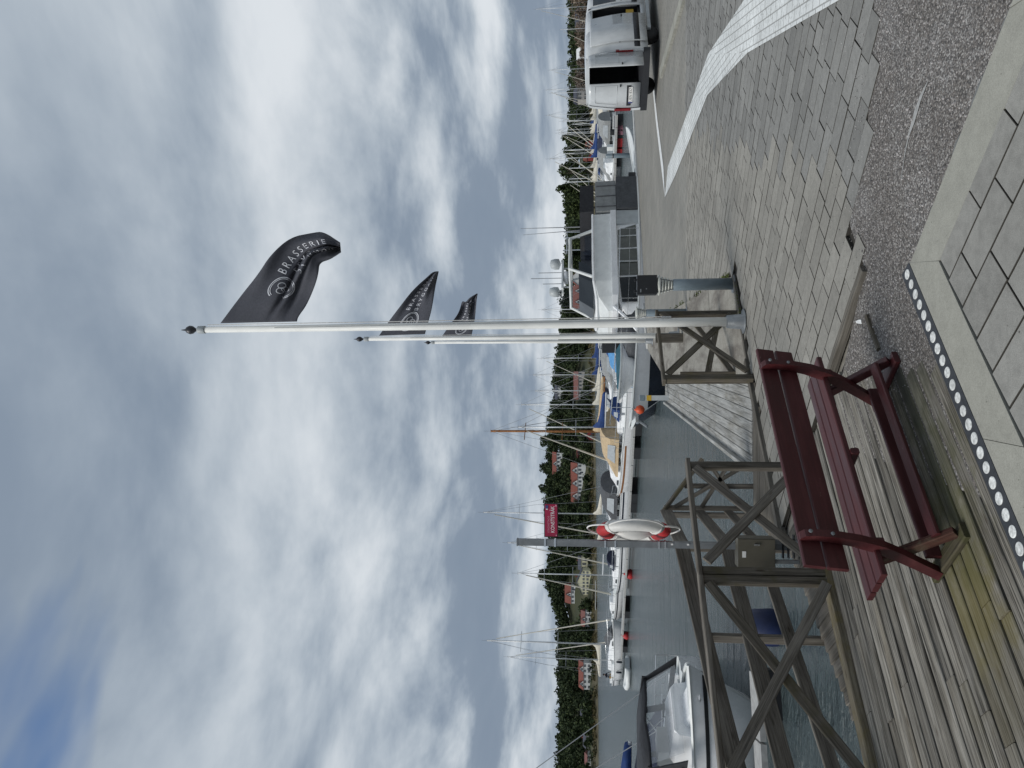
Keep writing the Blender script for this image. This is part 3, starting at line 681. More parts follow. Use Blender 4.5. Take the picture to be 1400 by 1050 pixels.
# ---- railings
def cross_fence(name, label, p0, p1, h, mats, post=.07, parent_extra=None, group=None, brace=.085, tilt=0):
    p0, p1 = Vector(p0), Vector(p1); root = empty(name, (p0.x, p0.y, 0), 0, label, 'railing', group)
    d = (p1-p0).normalized(); n = Vector((-d.y, d.x))
    if n.y > 0: n = -n                     # towards the camera
    for p, mt in ((p0, mats[0]), (p1, mats[1])): beam('post', (p.x, p.y, 0), (p.x, p.y, h-.035), post, post, mt, root, up=(d.x, d.y, 0))
    beam('top_rail', (*(p0-d*.06), h-.015), (*(p1+d*.06), h-.015), .11, .04, mats[2], root, jit=.001)
    m = n*.052
    beam('brace', (*(p0+d*.05+m), h-.07), (*(p1-d*.05+m), .10), .03, brace, mats[0], root, jit=.001)
    m2 = n*.086
    beam('brace', (*(p0+d*.05+m2), .07), (*(p1-d*.05+m2), h-.07), .03, brace, mats[2], root, jit=.001)
    return root
kd = Vector((KX, KY))
fA = Vector((-1.63, 6.46))
def fp(t): return fA+kd*t
cross_fence('railing', 'weathered crossed timber railing panel just behind the back of the bench', fp(-1.12), fp(-.02), 1.09, (MAT['rail'], MAT['railmoss'], MAT['rail']))
cross_fence('railing', 'long crossed timber railing panel over the water left of the bench', fp(.06), fp(1.62), 1.09, (MAT['railmoss'], MAT['rail'], MAT['rail']))
cross_fence('railing', 'third crossed timber railing panel at the picture edge by the cabin boat', fp(1.70), fp(3.2), 1.09, (MAT['rail'], MAT['rail'], MAT['rail']))
# outer railing of three broad boards
orl = empty('walkway_railing', (A1.x, A1.y, 0), 0, 'grey board railing with three wide rails along the outer walkway', 'railing')
def op(t): return A1+k1*t
P_c = Vector((-1.6, 9.42)); P_b = op(-1.25)
for (z0, z1, zc, wd) in ((.90, 1.06, 1.06, .15), (.60, .60, .66, .14), (.25, .27, .3, .11)):
    a, b = op(2.6), P_b
    beam('rail_board', (a.x, a.y, z0), (b.x, b.y, z1), .03, wd, MAT['rail'], orl, jit=.0015)
    beam('rail_board', (b.x, b.y, z1), (P_c.x, P_c.y, zc), .03, wd, MAT['rail'], orl, jit=.0015)
for p, zt in ((op(0), .97), (op(1.9), .92), (P_b, 1.1), (P_c, 1.1)):
    beam('post', (p.x-.05, p.y, -.5), (p.x-.05, p.y, zt), .07, .07, MAT['rail'], orl)
# short end railing stepping down beyond the landing
er = empty('end_railing', (-1.3, 9.5, 0), 0, 'dark crossed end railing beyond the landing planks', 'railing')
E0, E1 = Vector((-1.6, 9.5)), Vector((-.98, 9.5))
beam('top_rail', (-1.62, 9.5, 1.09), (-.95, 9.5, .60), .09, .045, MAT['railmoss'], er)
for x, zt in ((-1.58, 1.08), (-1.3, .82), (-1.02, .63)): beam('post', (x, 9.53, -.6), (x, 9.53, zt), .06, .06, MAT['rail'], er)
for (x0, z0, x1, z1) in ((-1.56, .95, -1.04, .1), (-1.56, .15, -1.04, .5), (-1.56, .62, -1.04, .3)): beam('brace', (x0, 9.47, z0), (x1, 9.47, z1), .025, .05, MAT['rail'], er)
# fence by the flagpoles
f2 = cross_fence('railing', 'dark crossed timber railing panel in front of the flagpoles', on(1029, 518)[:2], on(1009, 430)[:2], 1.10, (MAT['railmoss'], MAT['railmoss'], MAT['railmoss']), post=.09)
bkr = empty('back_railing', (.2, 11.6, 0), 0, 'low crossed timber railing half hidden behind the flagpole railing', 'railing')
for p0, p1 in (((.12, 10.5, .02), (.95, 11.6, .42)), ((.12, 10.5, .38), (.95, 11.6, .05))): beam('brace', p0, p1, .03, .08, MAT['railmoss'], bkr)
beam('post', (.12, 10.5, 0), (.12, 10.5, .75), .08, .08, MAT['railmoss'], bkr); beam('post', (.98, 11.64, 0), (.98, 11.64, .5), .08, .08, MAT['railmoss'], bkr)

# ---- post with life ring, sign and cabinet
PX, PY = -1.6, 7.45
sp = empty('sign_post', (PX, PY, 0), 0, 'square galvanised steel post carrying sign and life ring', 'post')
MB().box((PX, PY, 1.37), (.062, .062, 2.74)).build('post', MAT['galv'], sp, world=True)
MB().box((PX, PY, 2.742), (.07, .07, .012)).build('cap', MAT['galv'], sp, world=True)
for z in (2.46, 2.36, 1.86, 1.76, 1.33, 1.27): MB().box((PX, PY, z), (.072, .074, .016)).build('band', MAT['steel'], sp, world=True)
for z in (1.205, 1.05): MB().box((PX+.01, PY-.034, z), (.016, .01, .02)).build('bracket', MAT['paper'], sp, world=True)
sg = empty('sign', (PX+.2, PY, 2.33), 0, 'small crimson rectangular sign with white lettering on the steel post', 'sign')
zc = (at(744, 710, PY).z+at(763, 710, PY).z)/2; xc = (at(753, 734, PY).x+at(753, 688, PY).x)/2; sw = at(753, 688, PY).x-at(753, 734, PY).x; sh = at(744, 710, PY).z-at(763, 710, PY).z
MB().box((xc, PY, zc), (sw, .018, sh)).build('frame', MAT['black'], sg, world=True)
MB().box((xc, PY-.011, zc), (sw-.016, .006, sh-.016)).build('panel', MAT['signred'], sg, world=True)
def face_text(s, size, x, z, y, mt, parent, name='lettering', align='LEFT', sx=1.0, sp_=1.0):
    me = text_mesh(s, size, align, sp_); me.materials.clear(); me.materials.append(mt)
    return mobj(name, me, None, parent, True, Matrix.Translation((x, y, z)) @ Matrix.Rotation(R(90), 4, 'X') @ Matrix.Diagonal((sx, 1, 1, 1)))
face_text('KONSTSTRÅK', .053, xc-sw/2+.045, zc-.018, PY-.016, MAT['signtext'], sg, sx=.80)
face_text('STRÖMSTADS', .027, xc-sw/2+.045, zc+.024, PY-.016, MAT['signpink'], sg)
MB().box((xc+sw/2-.035, PY-.016, zc+sh/2-.028), (.03, .003, .026)).build('badge', MAT['signblue'], sg, world=True)
MB().box((xc+sw/2-.058, PY-.016, zc+sh/2-.028), (.01, .003, .018)).build('badge', MAT['signtext'], sg, world=True)
MB().box((xc+sw/2-.022, PY-.016, zc-sh/2+.02), (.02, .003, .012)).build('badge', MAT['signpink'], sg, world=True)
MB().box((xc-sw/2+.02, PY-.016, zc-sh/2+.018), (.012, .003, .012)).build('badge', MAT['signpink'], sg, world=True)
# life ring
rc = at(866, 727, PY+.02); rc.x += .01
ring = empty('life_ring', rc, 0, 'white and red life ring with rope hanging on the steel post', 'life ring')
RM = Matrix.Translation(rc) @ Matrix.Rotation(R(-68), 4, 'Z')     # ring plane is local XZ
def torus_seg(a0, a1, mt, name, parent, Rm=.295, rx=.074, ry=.058, n=14):
    rings = []
    for i in range(n+1):
        a = a0+(a1-a0)*i/n; d = Vector((math.cos(a), 0, math.sin(a)))
        rings.append([RM @ (d*(Rm+rx*math.cos(b))+Vector((0, ry*math.sin(b), 0))) for b in [2*math.pi*k/12 for k in range(12)]])
    return MB().loft(rings).build(name, mt, parent, True, True)
for a0, a1, mt, nm in ((52, 128, 'red', 'red_band'), (128, 232, 'ringwhite', 'white_band'), (232, 308, 'red', 'red_band'), (-52, 52, 'ringwhite', 'white_band')): torus_seg(R(a0+.3), R(a1-.3), MAT[mt], nm, ring)
for k in range(4):
    pts = []
    for i in range(15):
        u = i/14; a = R(-48+90*k+ (96 if k % 2 else 96)*u*.93); rad = .374+.085*math.sin(math.pi*u)
        pts.append(RM @ Vector((rad*math.cos(a), .02*math.sin(math.pi*u), rad*math.sin(a))))
    MB().tube(pts, .008, 6).build('rope', MAT['rope'], ring, True, True)
for a in (45, 135, 225, 315):
    d = Vector((math.cos(R(a)), 0, math.sin(R(a)))); pts = [RM @ (d*(.285+.078*math.cos(b))+Vector((0, .062*math.sin(b), 0))) for b in [2*math.pi*k/12 for k in range(13)]]
    MB().tube(pts, .011, 6).build('rope_band', MAT['rope'], ring, True, True)
me = text_mesh('STRÖMSTADS HAMN', .036, 'CENTER', 1.1)
for v in me.vertices:
    a = R(0)-(v.co.x)/.245*-1; rad = .262-v.co.y; v.co = RM @ Vector((rad*math.cos(a), -.0585, rad*math.sin(a)))
me.materials.clear(); mobj('lettering', me, MAT['black'], ring, True)
# folded throw-line bag inside the ring
bag = []
for i in range(9):
    t = i/8; c = RM @ Vector((.0+.03*math.sin(t*3), -.02, .17-.36*t)); rr_ = .02+.055*math.sin(math.pi*min(1, t*1.05+.02))**.7
    bag.append([c+Vector((rr_*1.1*math.cos(b), rr_*.55*math.sin(b), .02*math.sin(3*b))) for b in [2*math.pi*k/10 for k in range(10)]])
o = MB().loft(bag).build('throw_bag', MAT['ringwhite'], None, True); tag(o, 'white folded throw line bag hanging inside the life ring', 'bag')
# cabinet
c0, c1 = at(1009, 776, 7.3), at(1060, 737, 7.3)
cab = empty('electrical_cabinet', ((c0.x+c1.x)/2, 7.3, 0), 0, 'olive brown metal cabinet with white label below the life ring', 'cabinet')
cxm, czm = (c0.x+c1.x)/2, (c0.z+c1.z)/2; cw, chh = abs(c1.x-c0.x), abs(c0.z-c1.z)
MB().box((cxm, 7.38, czm), (cw, .16, chh)).build('body', MAT['olive'], cab, world=True)
MB().box((cxm, 7.297, czm), (cw-.012, .012, chh-.012)).build('door', MAT['olive'], cab, world=True)
MB().box((cxm-.01, 7.289, czm+chh*.34), (.06, .004, .035)).build('label', MAT['paper'], cab, world=True)
MB().box((cxm+cw*.3, 7.285, czm), (.015, .014, .05)).build('lock', MAT['steel'], cab, world=True)
for sx in (-1, 1): MB().box((cxm+sx*cw*.35, 7.4, (czm-chh/2)/2), (.035, .035, czm-chh/2)).build('leg', MAT['galv'], cab, world=True)
for k in range(3): MB().box((cxm+.05, 7.40, .05+.05*k), (cw*.8, .05, .012)).build('cable', MAT['black'], cab, world=True)

# ---- bollard lamps
def lamp(p, label, box):
    root = empty('bollard_lamp', (p.x, p.y, 0), 0, label, 'lamp', 'bollard lamps along the quay')
    MB().lathe([(.13, 0), (.13, .015), (.085, .02)], 20).build('base_plate', MAT['galv'], root)
    MB().lathe([(.083, .015), (.083, .83), (.08, .835)], 24).build('column', MAT['lampgrey'], root, True)
    for k in range(4): MB().lathe([(.078+.012*k, .845+k*.042), (.082+.014*k, .868+k*.042), (.05, .872+k*.042)], 24).build('louvre', MAT['lampglass'], root, True)
    for k in range(4):
        a = k*math.pi/2+.6; MB().tube([(.078*math.cos(a), .078*math.sin(a), .83), (.13*math.cos(a), .13*math.sin(a), 1.02)], .007, 5).build('rib', MAT['galv'], root)
    MB().lathe([(.02, 1.012), (.145, 1.02), (.145, 1.038), (.09, 1.055), (.01, 1.06)], 28).build('hood', MAT['lampglass'], root, True)
    if box:
        MB().box((0, 0, 1.20), (.265, .2, .275)).build('sensor_box', MAT['black'], root)
        MB().box((-.085, -.102, 1.29), (.045, .004, .016)).build('badge', MAT['galv'], root)
        MB().box((-.06, -.102, 1.21), (.014, .004, .014)).build('badge', MAT['galv'], root)
        for sx in (-.08, .08): MB().box((sx, .02, 1.35), (.03, .03, .05)).build('clip', MAT['black'], root)
lamp(on(1003, 388), 'grey bollard lamp with a black box on top beside the railing', True)
lamp(Vector((1.46, 15.6, 0)), 'smaller looking grey bollard lamp behind the railing at the flagpoles', False)
lp = on(914, 544); ped = empty('service_pedestal', (lp.x, lp.y, 0), 0, 'slim grey service pedestal with a yellow band at the jetty end', 'pedestal')
MB().box((0, 0, .30), (.13, .12, .6)).build('column', MAT['boatgrey'], ped); MB().box((0, 0, .67), (.15, .14, .12)).build('head', MAT['lampgrey'], ped); MB().box((0, 0, .50), (.136, .126, .12)).build('yellow_band', MAT['yellow'], ped)
mp_ = beam('mooring_post', (.98, 16.3, 0), (.98, 16.3, .58), .2, .2, MAT['oldwood'], None, ch=.02); tag(mp_, 'short brown timber mooring post between the flagpoles', 'post')

# ---- flagpoles and flags
POLES = [(Vector((.80, 9.9)), 281, 450.8), (Vector((1.08, 17.0)), 504, 463.5), (Vector((1.36, 24.0)), 594, 468.3)]
pole_lbl = ['tallest looking white flagpole nearest the camera, by the railing', 'middle white flagpole of the three in the row', 'farthest white flagpole of the three, shortest looking']
flag_lbl = ['large charcoal flag with pale lettering curling on the nearest flagpole', 'charcoal flag with pale emblem pointing down on the middle flagpole', 'small crumpled charcoal flag on the farthest flagpole']
def polyl(pts, t):
    ds = [0]
    for a, b in zip(pts, pts[1:]): ds.append(ds[-1]+math.dist(a, b))
    t *= ds[-1]
    for i in range(len(pts)-1):
        if t <= ds[i+1] or i == len(pts)-2:
            k = (t-ds[i])/(ds[i+1]-ds[i]+1e-9); return (pts[i][0]+(pts[i+1][0]-pts[i][0])*k, pts[i][1]+(pts[i+1][1]-pts[i][1])*k)
def smooth(pts, n=2):
    for _ in range(n):
        q = [pts[0]]
        for a, b in zip(pts, pts[1:]): q += [(a[0]*.75+b[0]*.25, a[1]*.75+b[1]*.25), (a[0]*.25+b[0]*.75, a[1]*.25+b[1]*.75)]
        pts = q+[pts[-1]]
    return pts
def cA(q): return [(250+x/5.835, 300+y/5.835) for x, y in q]
def cB(q): return [(480+x/7, 350+y/7) for x, y in q]
FL = [(cA([(300, 828), (470, 600), (600, 440), (700, 280), (860, 140), (1030, 108), (1120, 95), (1255, 185)]), cA([(910, 815), (920, 775), (985, 690), (1050, 540), (1083, 430), (1088, 345), (1180, 318), (1262, 262)]), 9.9, (.06, 10, 4.5, .4)),
      (cB([(268, 762), (350, 640), (470, 480), (590, 325), (740, 190), (785, 150), (835, 146)]), cB([(706, 748), (738, 640), (775, 500), (800, 330), (822, 220), (838, 150)]), 17.0, (.07, 7, 5.5, 1.4)),
      (cB([(870, 768), (960, 640), (1020, 560), (1045, 500), (1062, 425), (1095, 448), (1130, 400), (1205, 358)]), cB([(1152, 762), (1180, 640), (1190, 550), (1198, 460), (1204, 400), (1212, 362)]), 24.0, (.09, 9, 6, 2.2))]
for i, ((pb, tx, ty), (T, B, FY, (amp, w1, w2, ph))) in enumerate(zip(POLES, FL)):
    top = at(tx, ty, pb.y); px0 = pb.x
    root = empty('flagpole', (px0, pb.y, 0), 0, pole_lbl[i], 'flagpole', 'flagpoles along the quay'); T, B = smooth(T), smooth(B)
    MB().tube([(px0, pb.y, 0), (px0, pb.y, 1.2), (px0*.5+top.x*.5, pb.y, top.z*.5), (top.x, pb.y, top.z)], [.061, .060, .053, .043], 20).build('mast', MAT['polewhite'], root, True, True)
    z = top.z
    MB().lathe([(.05, 0), (.055, .01), (.055, .10), (.05, .11)], 16, (top.x, pb.y, z)).build('truck', MAT['boatgrey'], root, True, True)
    MB().lathe([(.012, .10), (.02, .14), (.055, .19), (.062, .23), (.045, .27), (.014, .30), (.004, .36)], 16, (top.x, pb.y, z)).build('finial', plain('dark bronze finial', (.05, .05, .055), .4, .1, 9, metal=.5), root, True, True)
    MB().tube([(px0+.075, pb.y-.03, 1.0), (top.x+.065, pb.y-.03, z-.05)], .006, 5).build('halyard', MAT['rope'], root, False, True)
    MB().tube([(px0+.03, pb.y-.078, 1.1), (top.x+.01, pb.y-.055, z*.86)], .004, 5).build('halyard', MAT['wire'], root, False, True)
    MB().box((px0+.07, pb.y-.03, 1.0), (.02, .03, .12)).build('cleat', MAT['steel'], root, world=True)
    MB().lathe([(.16, .003), (.16, .02), (.10, .025), (.085, .22), (.065, .23)], 18, (px0, pb.y, 0)).build('base_collar', MAT['galv'], root, True, True)
    NU, NV = 56, 34
    def fpos(s, t):                        # s along the fly, t from top edge to bottom edge
        a, b = polyl(T, s), polyl(B, s); k = t
        x, y = a[0]+(b[0]-a[0])*k, a[1]+(b[1]-a[1])*k
        w_ = s*(1.25-s*.3)
        yy = FY-.02+amp*w_*(math.sin(w1*s*.9+w2*1.4*t+ph)*1.3+.6*math.sin(w1*.7*s-w2*2.1*t+1.1)) + .03*w_*math.sin(17*t+9*s+ph) - .05*s
        if i == 0:
            f = t-(.62-.12*s); yy += .14*min(1, s*2.2)*math.exp(-(f/.035)**2)-.10*min(1, s*2)*math.exp(-((f-.07)/.045)**2); g2 = t-(.84-.25*s); yy += .07*min(1, s*3)*math.exp(-(g2/.03)**2)
            if s > .86: yy += (s-.86)*1.4*math.sin(t*3.1)
        else:
            f = t-.22; yy += .12*s*math.exp(-(f/.09)**2)
        return at(x, y, yy)
    mb = MB(); mb.v = [tuple(fpos(u/NU, v/NV)) for u in range(NU+1) for v in range(NV+1)]
    mb.f = [(u*(NV+1)+v, u*(NV+1)+v+1, (u+1)*(NV+1)+v+1, (u+1)*(NV+1)+v) for u in range(NU) for v in range(NV)]
    hp = fpos(0, .5)
    fr = empty('flag', hp, 0, flag_lbl[i], 'flag', 'restaurant flags on the quay')
    cl = mb.build('cloth', MAT['flag'], fr, True, True)
    so_ = cl.modifiers.new('thick', 'SOLIDIFY'); so_.thickness = .004; so_.offset = 0
    def ftext(s, size, s0, t0, ds, dt, name='lettering', me=None):
        if me is None: me = text_mesh(s, size, 'LEFT', 1.5)
        bm = bmesh.new(); bm.from_mesh(me); bmesh.ops.triangulate(bm, faces=bm.faces)
        bm.to_mesh(me); bm.free()
        for v in me.vertices:
            ss, tt = s0+v.co.x*ds, t0-v.co.y*dt+v.co.x*0
            p = fpos(min(.995, max(0, ss)), min(.99, max(.01, tt))); d = (Vector((0, 0, EYE))-p).normalized()
            v.co = p+d*.012
        me.materials.clear(); mobj(name, me, MAT['flagtext'], cl)
    def ring_mesh(r, wd, a0=0, a1=360, n=40, sx=1, cx_=0, cy_=0):
        mb = MB(); rs = []
        for k in range(n+1):
            a = R(a0+(a1-a0)*k/n); rs.append([(cx_+sx*(r-wd)*math.cos(a), cy_+(r-wd)*math.sin(a), 0), (cx_+sx*(r+wd)*math.cos(a), cy_+(r+wd)*math.sin(a), 0)])
        mb.loft(rs, closed=False, cap0=False, cap1=False); me = bpy.data.meshes.new('emblem'); me.from_pydata(mb.v, [], mb.f); return me
    e0, et = ((.33, .50), (.20, .52), (.16, .55))[i]
    sc_ = (.62, .9, .8)[i]
    for r_, w_ in ((.155, .006), (.135, .004)): ftext('', 1, e0, et, sc_, 1.3, 'emblem', ring_mesh(r_, w_, -150 if i == 0 else 0, 150 if i == 0 else 360))
    for cx_, cy_, r_ in ((-.035, .0, .05), (.035, .02, .05), (0, -.045, .045)): ftext('', 1, e0, et, sc_, 1.3, 'emblem', ring_mesh(r_, .005, 0, 360, 24, .8, cx_, cy_))
    if i == 0:
        ftext('BRASSERIE', .19, .44, .36, .345, 1.25); ftext('BRYGGAN', .19, .50, .60, .36, 1.25)
    elif i == 1:
        ftext('BRASSERIE', .15, .36, .30, .5, 1.1); ftext('BRYGGAN', .15, .36, .54, .56, 1.1)
    else:
        ftext('BRASSERIE', .12, .34, .40, .6, 1.0); ftext('BRYGGAN', .12, .34, .62, .6, 1.0)

# ================================================================== VAN
VH = math.atan2(.58, .815); vf = Vector((.815, .58)); vl = Vector((-.58, .815))
vr = Vector((9.36, 20.9))+vl*.975
van = empty('van', (vr.x, vr.y, 0), VH, 'white delivery van with open rear door and open sliding side door', 'van')
ZS = [.34, .55, .80, 1.0, 1.12, 1.35, 1.7, 1.92, 2.02, 2.06]
YS = [.945, .965, .975, .975, .965, .94, .885, .845, .79, .70]
def side(x0, x1, z0, z1, sgn, off=0, nx=2):
    zs = [z0]+[z for z in ZS if z0+.01 < z < z1-.01]+[z1]
    ya = [float(np.interp(z, ZS, YS))+off for z in zs]
    return [[(x0+(x1-x0)*i/(nx-1), sgn*y, z) for y, z in zip(ya, zs)] for i in range(nx)]
def thick(o, t=.025, off=1):
    m_ = o.modifiers.new('thick', 'SOLIDIFY'); m_.thickness = t; m_.offset = -1 if off else 0; return o
def vpanel(name, x0, x1, z0, z1, sgn, mt, off=0, parent=van, t=.025):
    return thick(MB().loft(side(x0, x1, z0, z1, sgn, off), closed=False, cap0=False, cap1=False).build(name, mt, parent, True), t, 0)
vpanel('side_panel', .02, 3.3, .34, 2.06, 1, MAT['vanwhite'])
vpanel('side_panel', .02, 1.25, .34, 2.06, -1, MAT['vanwhite'])
vpanel('sill', 1.25, 2.38, .34, .48, -1, MAT['vanwhite']); vpanel('side_panel', 1.25, 2.38, 1.88, 2.06, -1, MAT['vanwhite'])
vpanel('pillar', 2.38, 2.52, .34, 2.06, -1, MAT['vanwhite'])
rf = [[(x, y, 2.06+.05*math.cos(y/.70*math.pi/2)+dz) for y in (-.70, -.45, -.2, 0, .2, .45, .70)] for x, dz in ((.02, -.01), (.4, .0), (1.5, .015), (2.6, .0), (3.25, -.05))]
thick(MB().loft(rf, closed=False, cap0=False, cap1=False).build('roof', MAT['vanwhite'], van, True))
# cab and bonnet
cab_ = []
for x, top, k in ((2.52, 2.06, 1), (3.25, 2.02, 1), (3.75, 1.55, .97), (3.95, 1.20, .96), (4.5, 1.05, .93), (4.8, .85, .86)):
    ring_ = []
    for z, y in zip(ZS, YS):
        zz = .34+(z-.34)*(top-.34)/(2.06-.34); yy = y*k if top > 1.6 else min(y*k+.06*(z > 1.2), .96*k); ring_.append((x, -yy, zz))
    cab_.append(ring_+[(x, -q[1], q[2]) for q in reversed(ring_)])
MB().loft(cab_).build('cab', MAT['vanwhite'], van, True)
dw = MB().loft(side(2.62, 3.35, 1.18, 1.86, -1, .012), closed=False, cap0=False, cap1=False).build('window', MAT['glass'], van)
MB().box((2.72, -.99, 1.02), (.14, .03, .05)).build('door_handle', MAT['black'], van)
MB().box((3.55, -1.06, 1.22), (.16, .2, .28)).build('mirror', MAT['black'], van)
# interior
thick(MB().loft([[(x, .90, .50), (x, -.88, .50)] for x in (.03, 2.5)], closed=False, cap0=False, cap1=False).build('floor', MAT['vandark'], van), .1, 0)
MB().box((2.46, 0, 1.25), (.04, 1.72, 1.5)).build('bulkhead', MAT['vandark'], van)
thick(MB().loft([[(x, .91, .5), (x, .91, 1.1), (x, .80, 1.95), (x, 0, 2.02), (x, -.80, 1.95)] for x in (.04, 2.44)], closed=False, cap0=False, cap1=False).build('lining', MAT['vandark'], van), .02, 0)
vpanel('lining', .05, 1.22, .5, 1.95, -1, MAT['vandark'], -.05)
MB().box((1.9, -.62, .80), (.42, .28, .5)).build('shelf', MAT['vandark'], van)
# rear
MB().box((.0, .72, 1.25), (.04, .04, 1.5)).build('door_post', MAT['vantrim'], van)
for sgn in (1, -1):
    thick(MB().loft([[(-.005, sgn*yy, z) for yy, z in zip(YS, ZS)], [(-.005, sgn*(yy-.07), z) for yy, z in zip(YS, ZS)]], closed=False, cap0=False, cap1=False).build('rear_pillar', MAT['vanwhite'], van), .04, 0)
MB().box((.0, 0, 2.03), (.05, 1.45, .10)).build('rear_header', MAT['vanwhite'], van)
def rear_door(name, pivot, ang, sgn, plate):
    # local: hinge at origin, door runs to -y*sgn
    root = empty(name, (0, 0, 0)); root.parent = van; root.matrix_basis = Matrix.Translation(pivot) @ Matrix.Rotation(ang, 4, 'Z')
    pts = []
    w_ = .80
    for z, yy in zip([.50, .8, 1.12, 1.35, 1.7, 1.92, 2.0], [.0, .01, .0, -.02, -.075, -.115, -.16]):
        pts.append(((0, sgn*yy, z), (-.02, -sgn*w_*.5, z), (0, -sgn*w_, z)))
    thick(MB().loft([list(p) for p in pts], closed=False, cap0=False, cap1=False).build('skin', MAT['vanwhite'], root, True), .035, 0)
    fr_ = [(-.03, -sgn*.10, 1.18), (-.03, -sgn*.73, 1.18), (-.03, -sgn*.73, 1.82), (-.03, -sgn*.19, 1.82), (-.03, -sgn*.10, 1.18)]
    MB().tube(fr_, .012, 6).build('pressed_line', MAT['vanwhite'], root)
    MB().box((-.04, -sgn*.74, 1.08), (.03, .07, .035)).build('handle', MAT['black'], root)
    if plate:
        MB().box((-.032, -sgn*.40, .83), (.02, .66, .12)).build('plate_recess', MAT['vantrim'], root)
        MB().box((-.046, -sgn*.42, .775), (.012, .52, .115)).build('number_plate', MAT['paper'], root)
        MB().box((-.054, -sgn*.18, .775), (.004, .045, .115)).build('plate_band', MAT['signblue'], root)
        me = text_mesh('UEN 83Z', .115, 'CENTER'); me.materials.clear(); me.materials.append(MAT['black'])
        mobj('lettering', me, None, root, False, Matrix.Translation((-.054, -sgn*.44, .775)) @ Matrix.Rotation(R(-90), 4, 'Z') @ Matrix.Rotation(R(90), 4, 'X'))
    return root
rear_door('rear_door', (-.01, .86, 0), 0, 1, True)
rear_door('rear_door', (-.03, -.90, 0), R(96), -1, False)
for sgn in (1, -1): MB().box((-.02, sgn*.925, 1.0), (.07, .075, .48)).build('tail_light', MAT['taillight'], van)
bm_ = [[(-.10, y, z) if abs(y) < .85 else (.0, y, z) for y in (-.97, -.85, 0, .85, .97)] for z in (.28, .36, .47)]
thick(MB().loft(bm_, closed=False, cap0=False, cap1=False).build('bumper', MAT['vantrim'], van), .12, 0)
MB().box((.06, 0, .40), (.16, 1.7, .2)).build('bumper_core', MAT['vantrim'], van)
for sgn in (1,): pass
vpanel('trim', .1, 1.2, .56, .72, -1, MAT['vantrim'], .02, t=.014); vpanel('trim', 2.52, 3.4, .56, .72, -1, MAT['vantrim'], .02, t=.014)
sldoor = vpanel('sliding_door', .30, 1.72, .36, 1.95, -1, MAT['vanwhite'], .085, t=.04)
vpanel('trim', .30, 1.72, .56, .72, -1, MAT['vantrim'], .113, parent=sldoor, t=.012)
def sy(z, o): return -(float(np.interp(z, ZS, YS))+o)
MB().tube([(.42, sy(1.9, .09), 1.9), (.42, sy(1.2, .09), 1.2), (1.60, sy(1.2, .09), 1.2), (1.60, sy(1.85, .09), 1.85)], .012, 6).build('pressed_line', MAT['vanwhite'], sldoor)
MB().box((1.62, sy(1.05, .10), 1.05), (.12, .03, .04)).build('handle', MAT['black'], sldoor)
MB().box((.85, sy(1.12, .02), 1.12), (1.0, .03, .03)).build('door_track', MAT['black'], van)
def wheel(x, y):
    w_ = MB(); prof_ = [(.20, -.11), (.33, -.11), (.345, -.07), (.345, .07), (.33, .11), (.20, .11)]
    o = MB().lathe(prof_, 28).build('wheel', MAT['rubber'], van, True, M=Matrix.Translation((x, y, .345)) @ Matrix.Rotation(R(90), 4, 'X'))
    MB().lathe([(.205, -.09), (.2, .085), (.06, .10)], 20).build('rim', MAT['galv'], o, True)
for x in (.95, 3.95):
    for y in (.80, -.80): wheel(x, y)
MB().box((2.0, -.93, .27), (1.9, .1, .1)).build('side_step', MAT['boatgrey'], van)
MB().box((2.2, 0, .40), (4.0, 1.5, .12)).build('underbody', MAT['vandark'], van)
cr8 = MB().box((0, 0, 0), (.30, .3, .22)).build('crate', MAT['yellow'], M=Matrix.Translation((vr+vf*2.12-vl*.74).to_3d()+Vector((0, 0, .78))) @ Matrix.Rotation(VH, 4, 'Z'))
tag(cr8, 'small yellow plastic crate inside the open side door of the van', 'crate')

# ================================================================== BOATS
def hull_rings(L, B, fs, fb, draft=.25, rake=.5, n=13, tw=.8, fine=2.2):
    rg = []
    for i in range(n+1):
        t = i/n; x = -L/2+L*t
        hb = B/2*min(1, tw+(1-tw)*2.6*t)*(1-max(0, (t-.42)/.58)**fine*.985)
        sz = fs+(fb-fs)*t**2
        half = [(0, -draft*(1-.6*t)), (.55, -draft*.55*(1-.5*t)), (.86, .06), (.955, .55*sz), (1.0, sz)]
        pts = []
        for k, (w_, z) in enumerate(half):
            fr_ = 1-max(0, (z+draft))/(sz+draft); pts.append((x-rake*fr_*t**3*1.6, hb*w_, z))
        rg.append([(p[0], -p[1], p[2]) for p in reversed(pts)]+pts[1:])
    return rg
def band(rg, lo, hi, off=.012):            # strip of hull between two height fractions above water
    out = []
    for r in rg:
        side_ = r[4:]; zs = [p[2] for p in side_]; sz = zs[-1]
        row = []
        for z in (lo*sz, hi*sz):
            x = float(np.interp(z, zs, [p[0] for p in side_])); y = float(np.interp(z, zs, [p[1] for p in side_])); row.append((x, y+off, z))
        out.append(row)
    return out
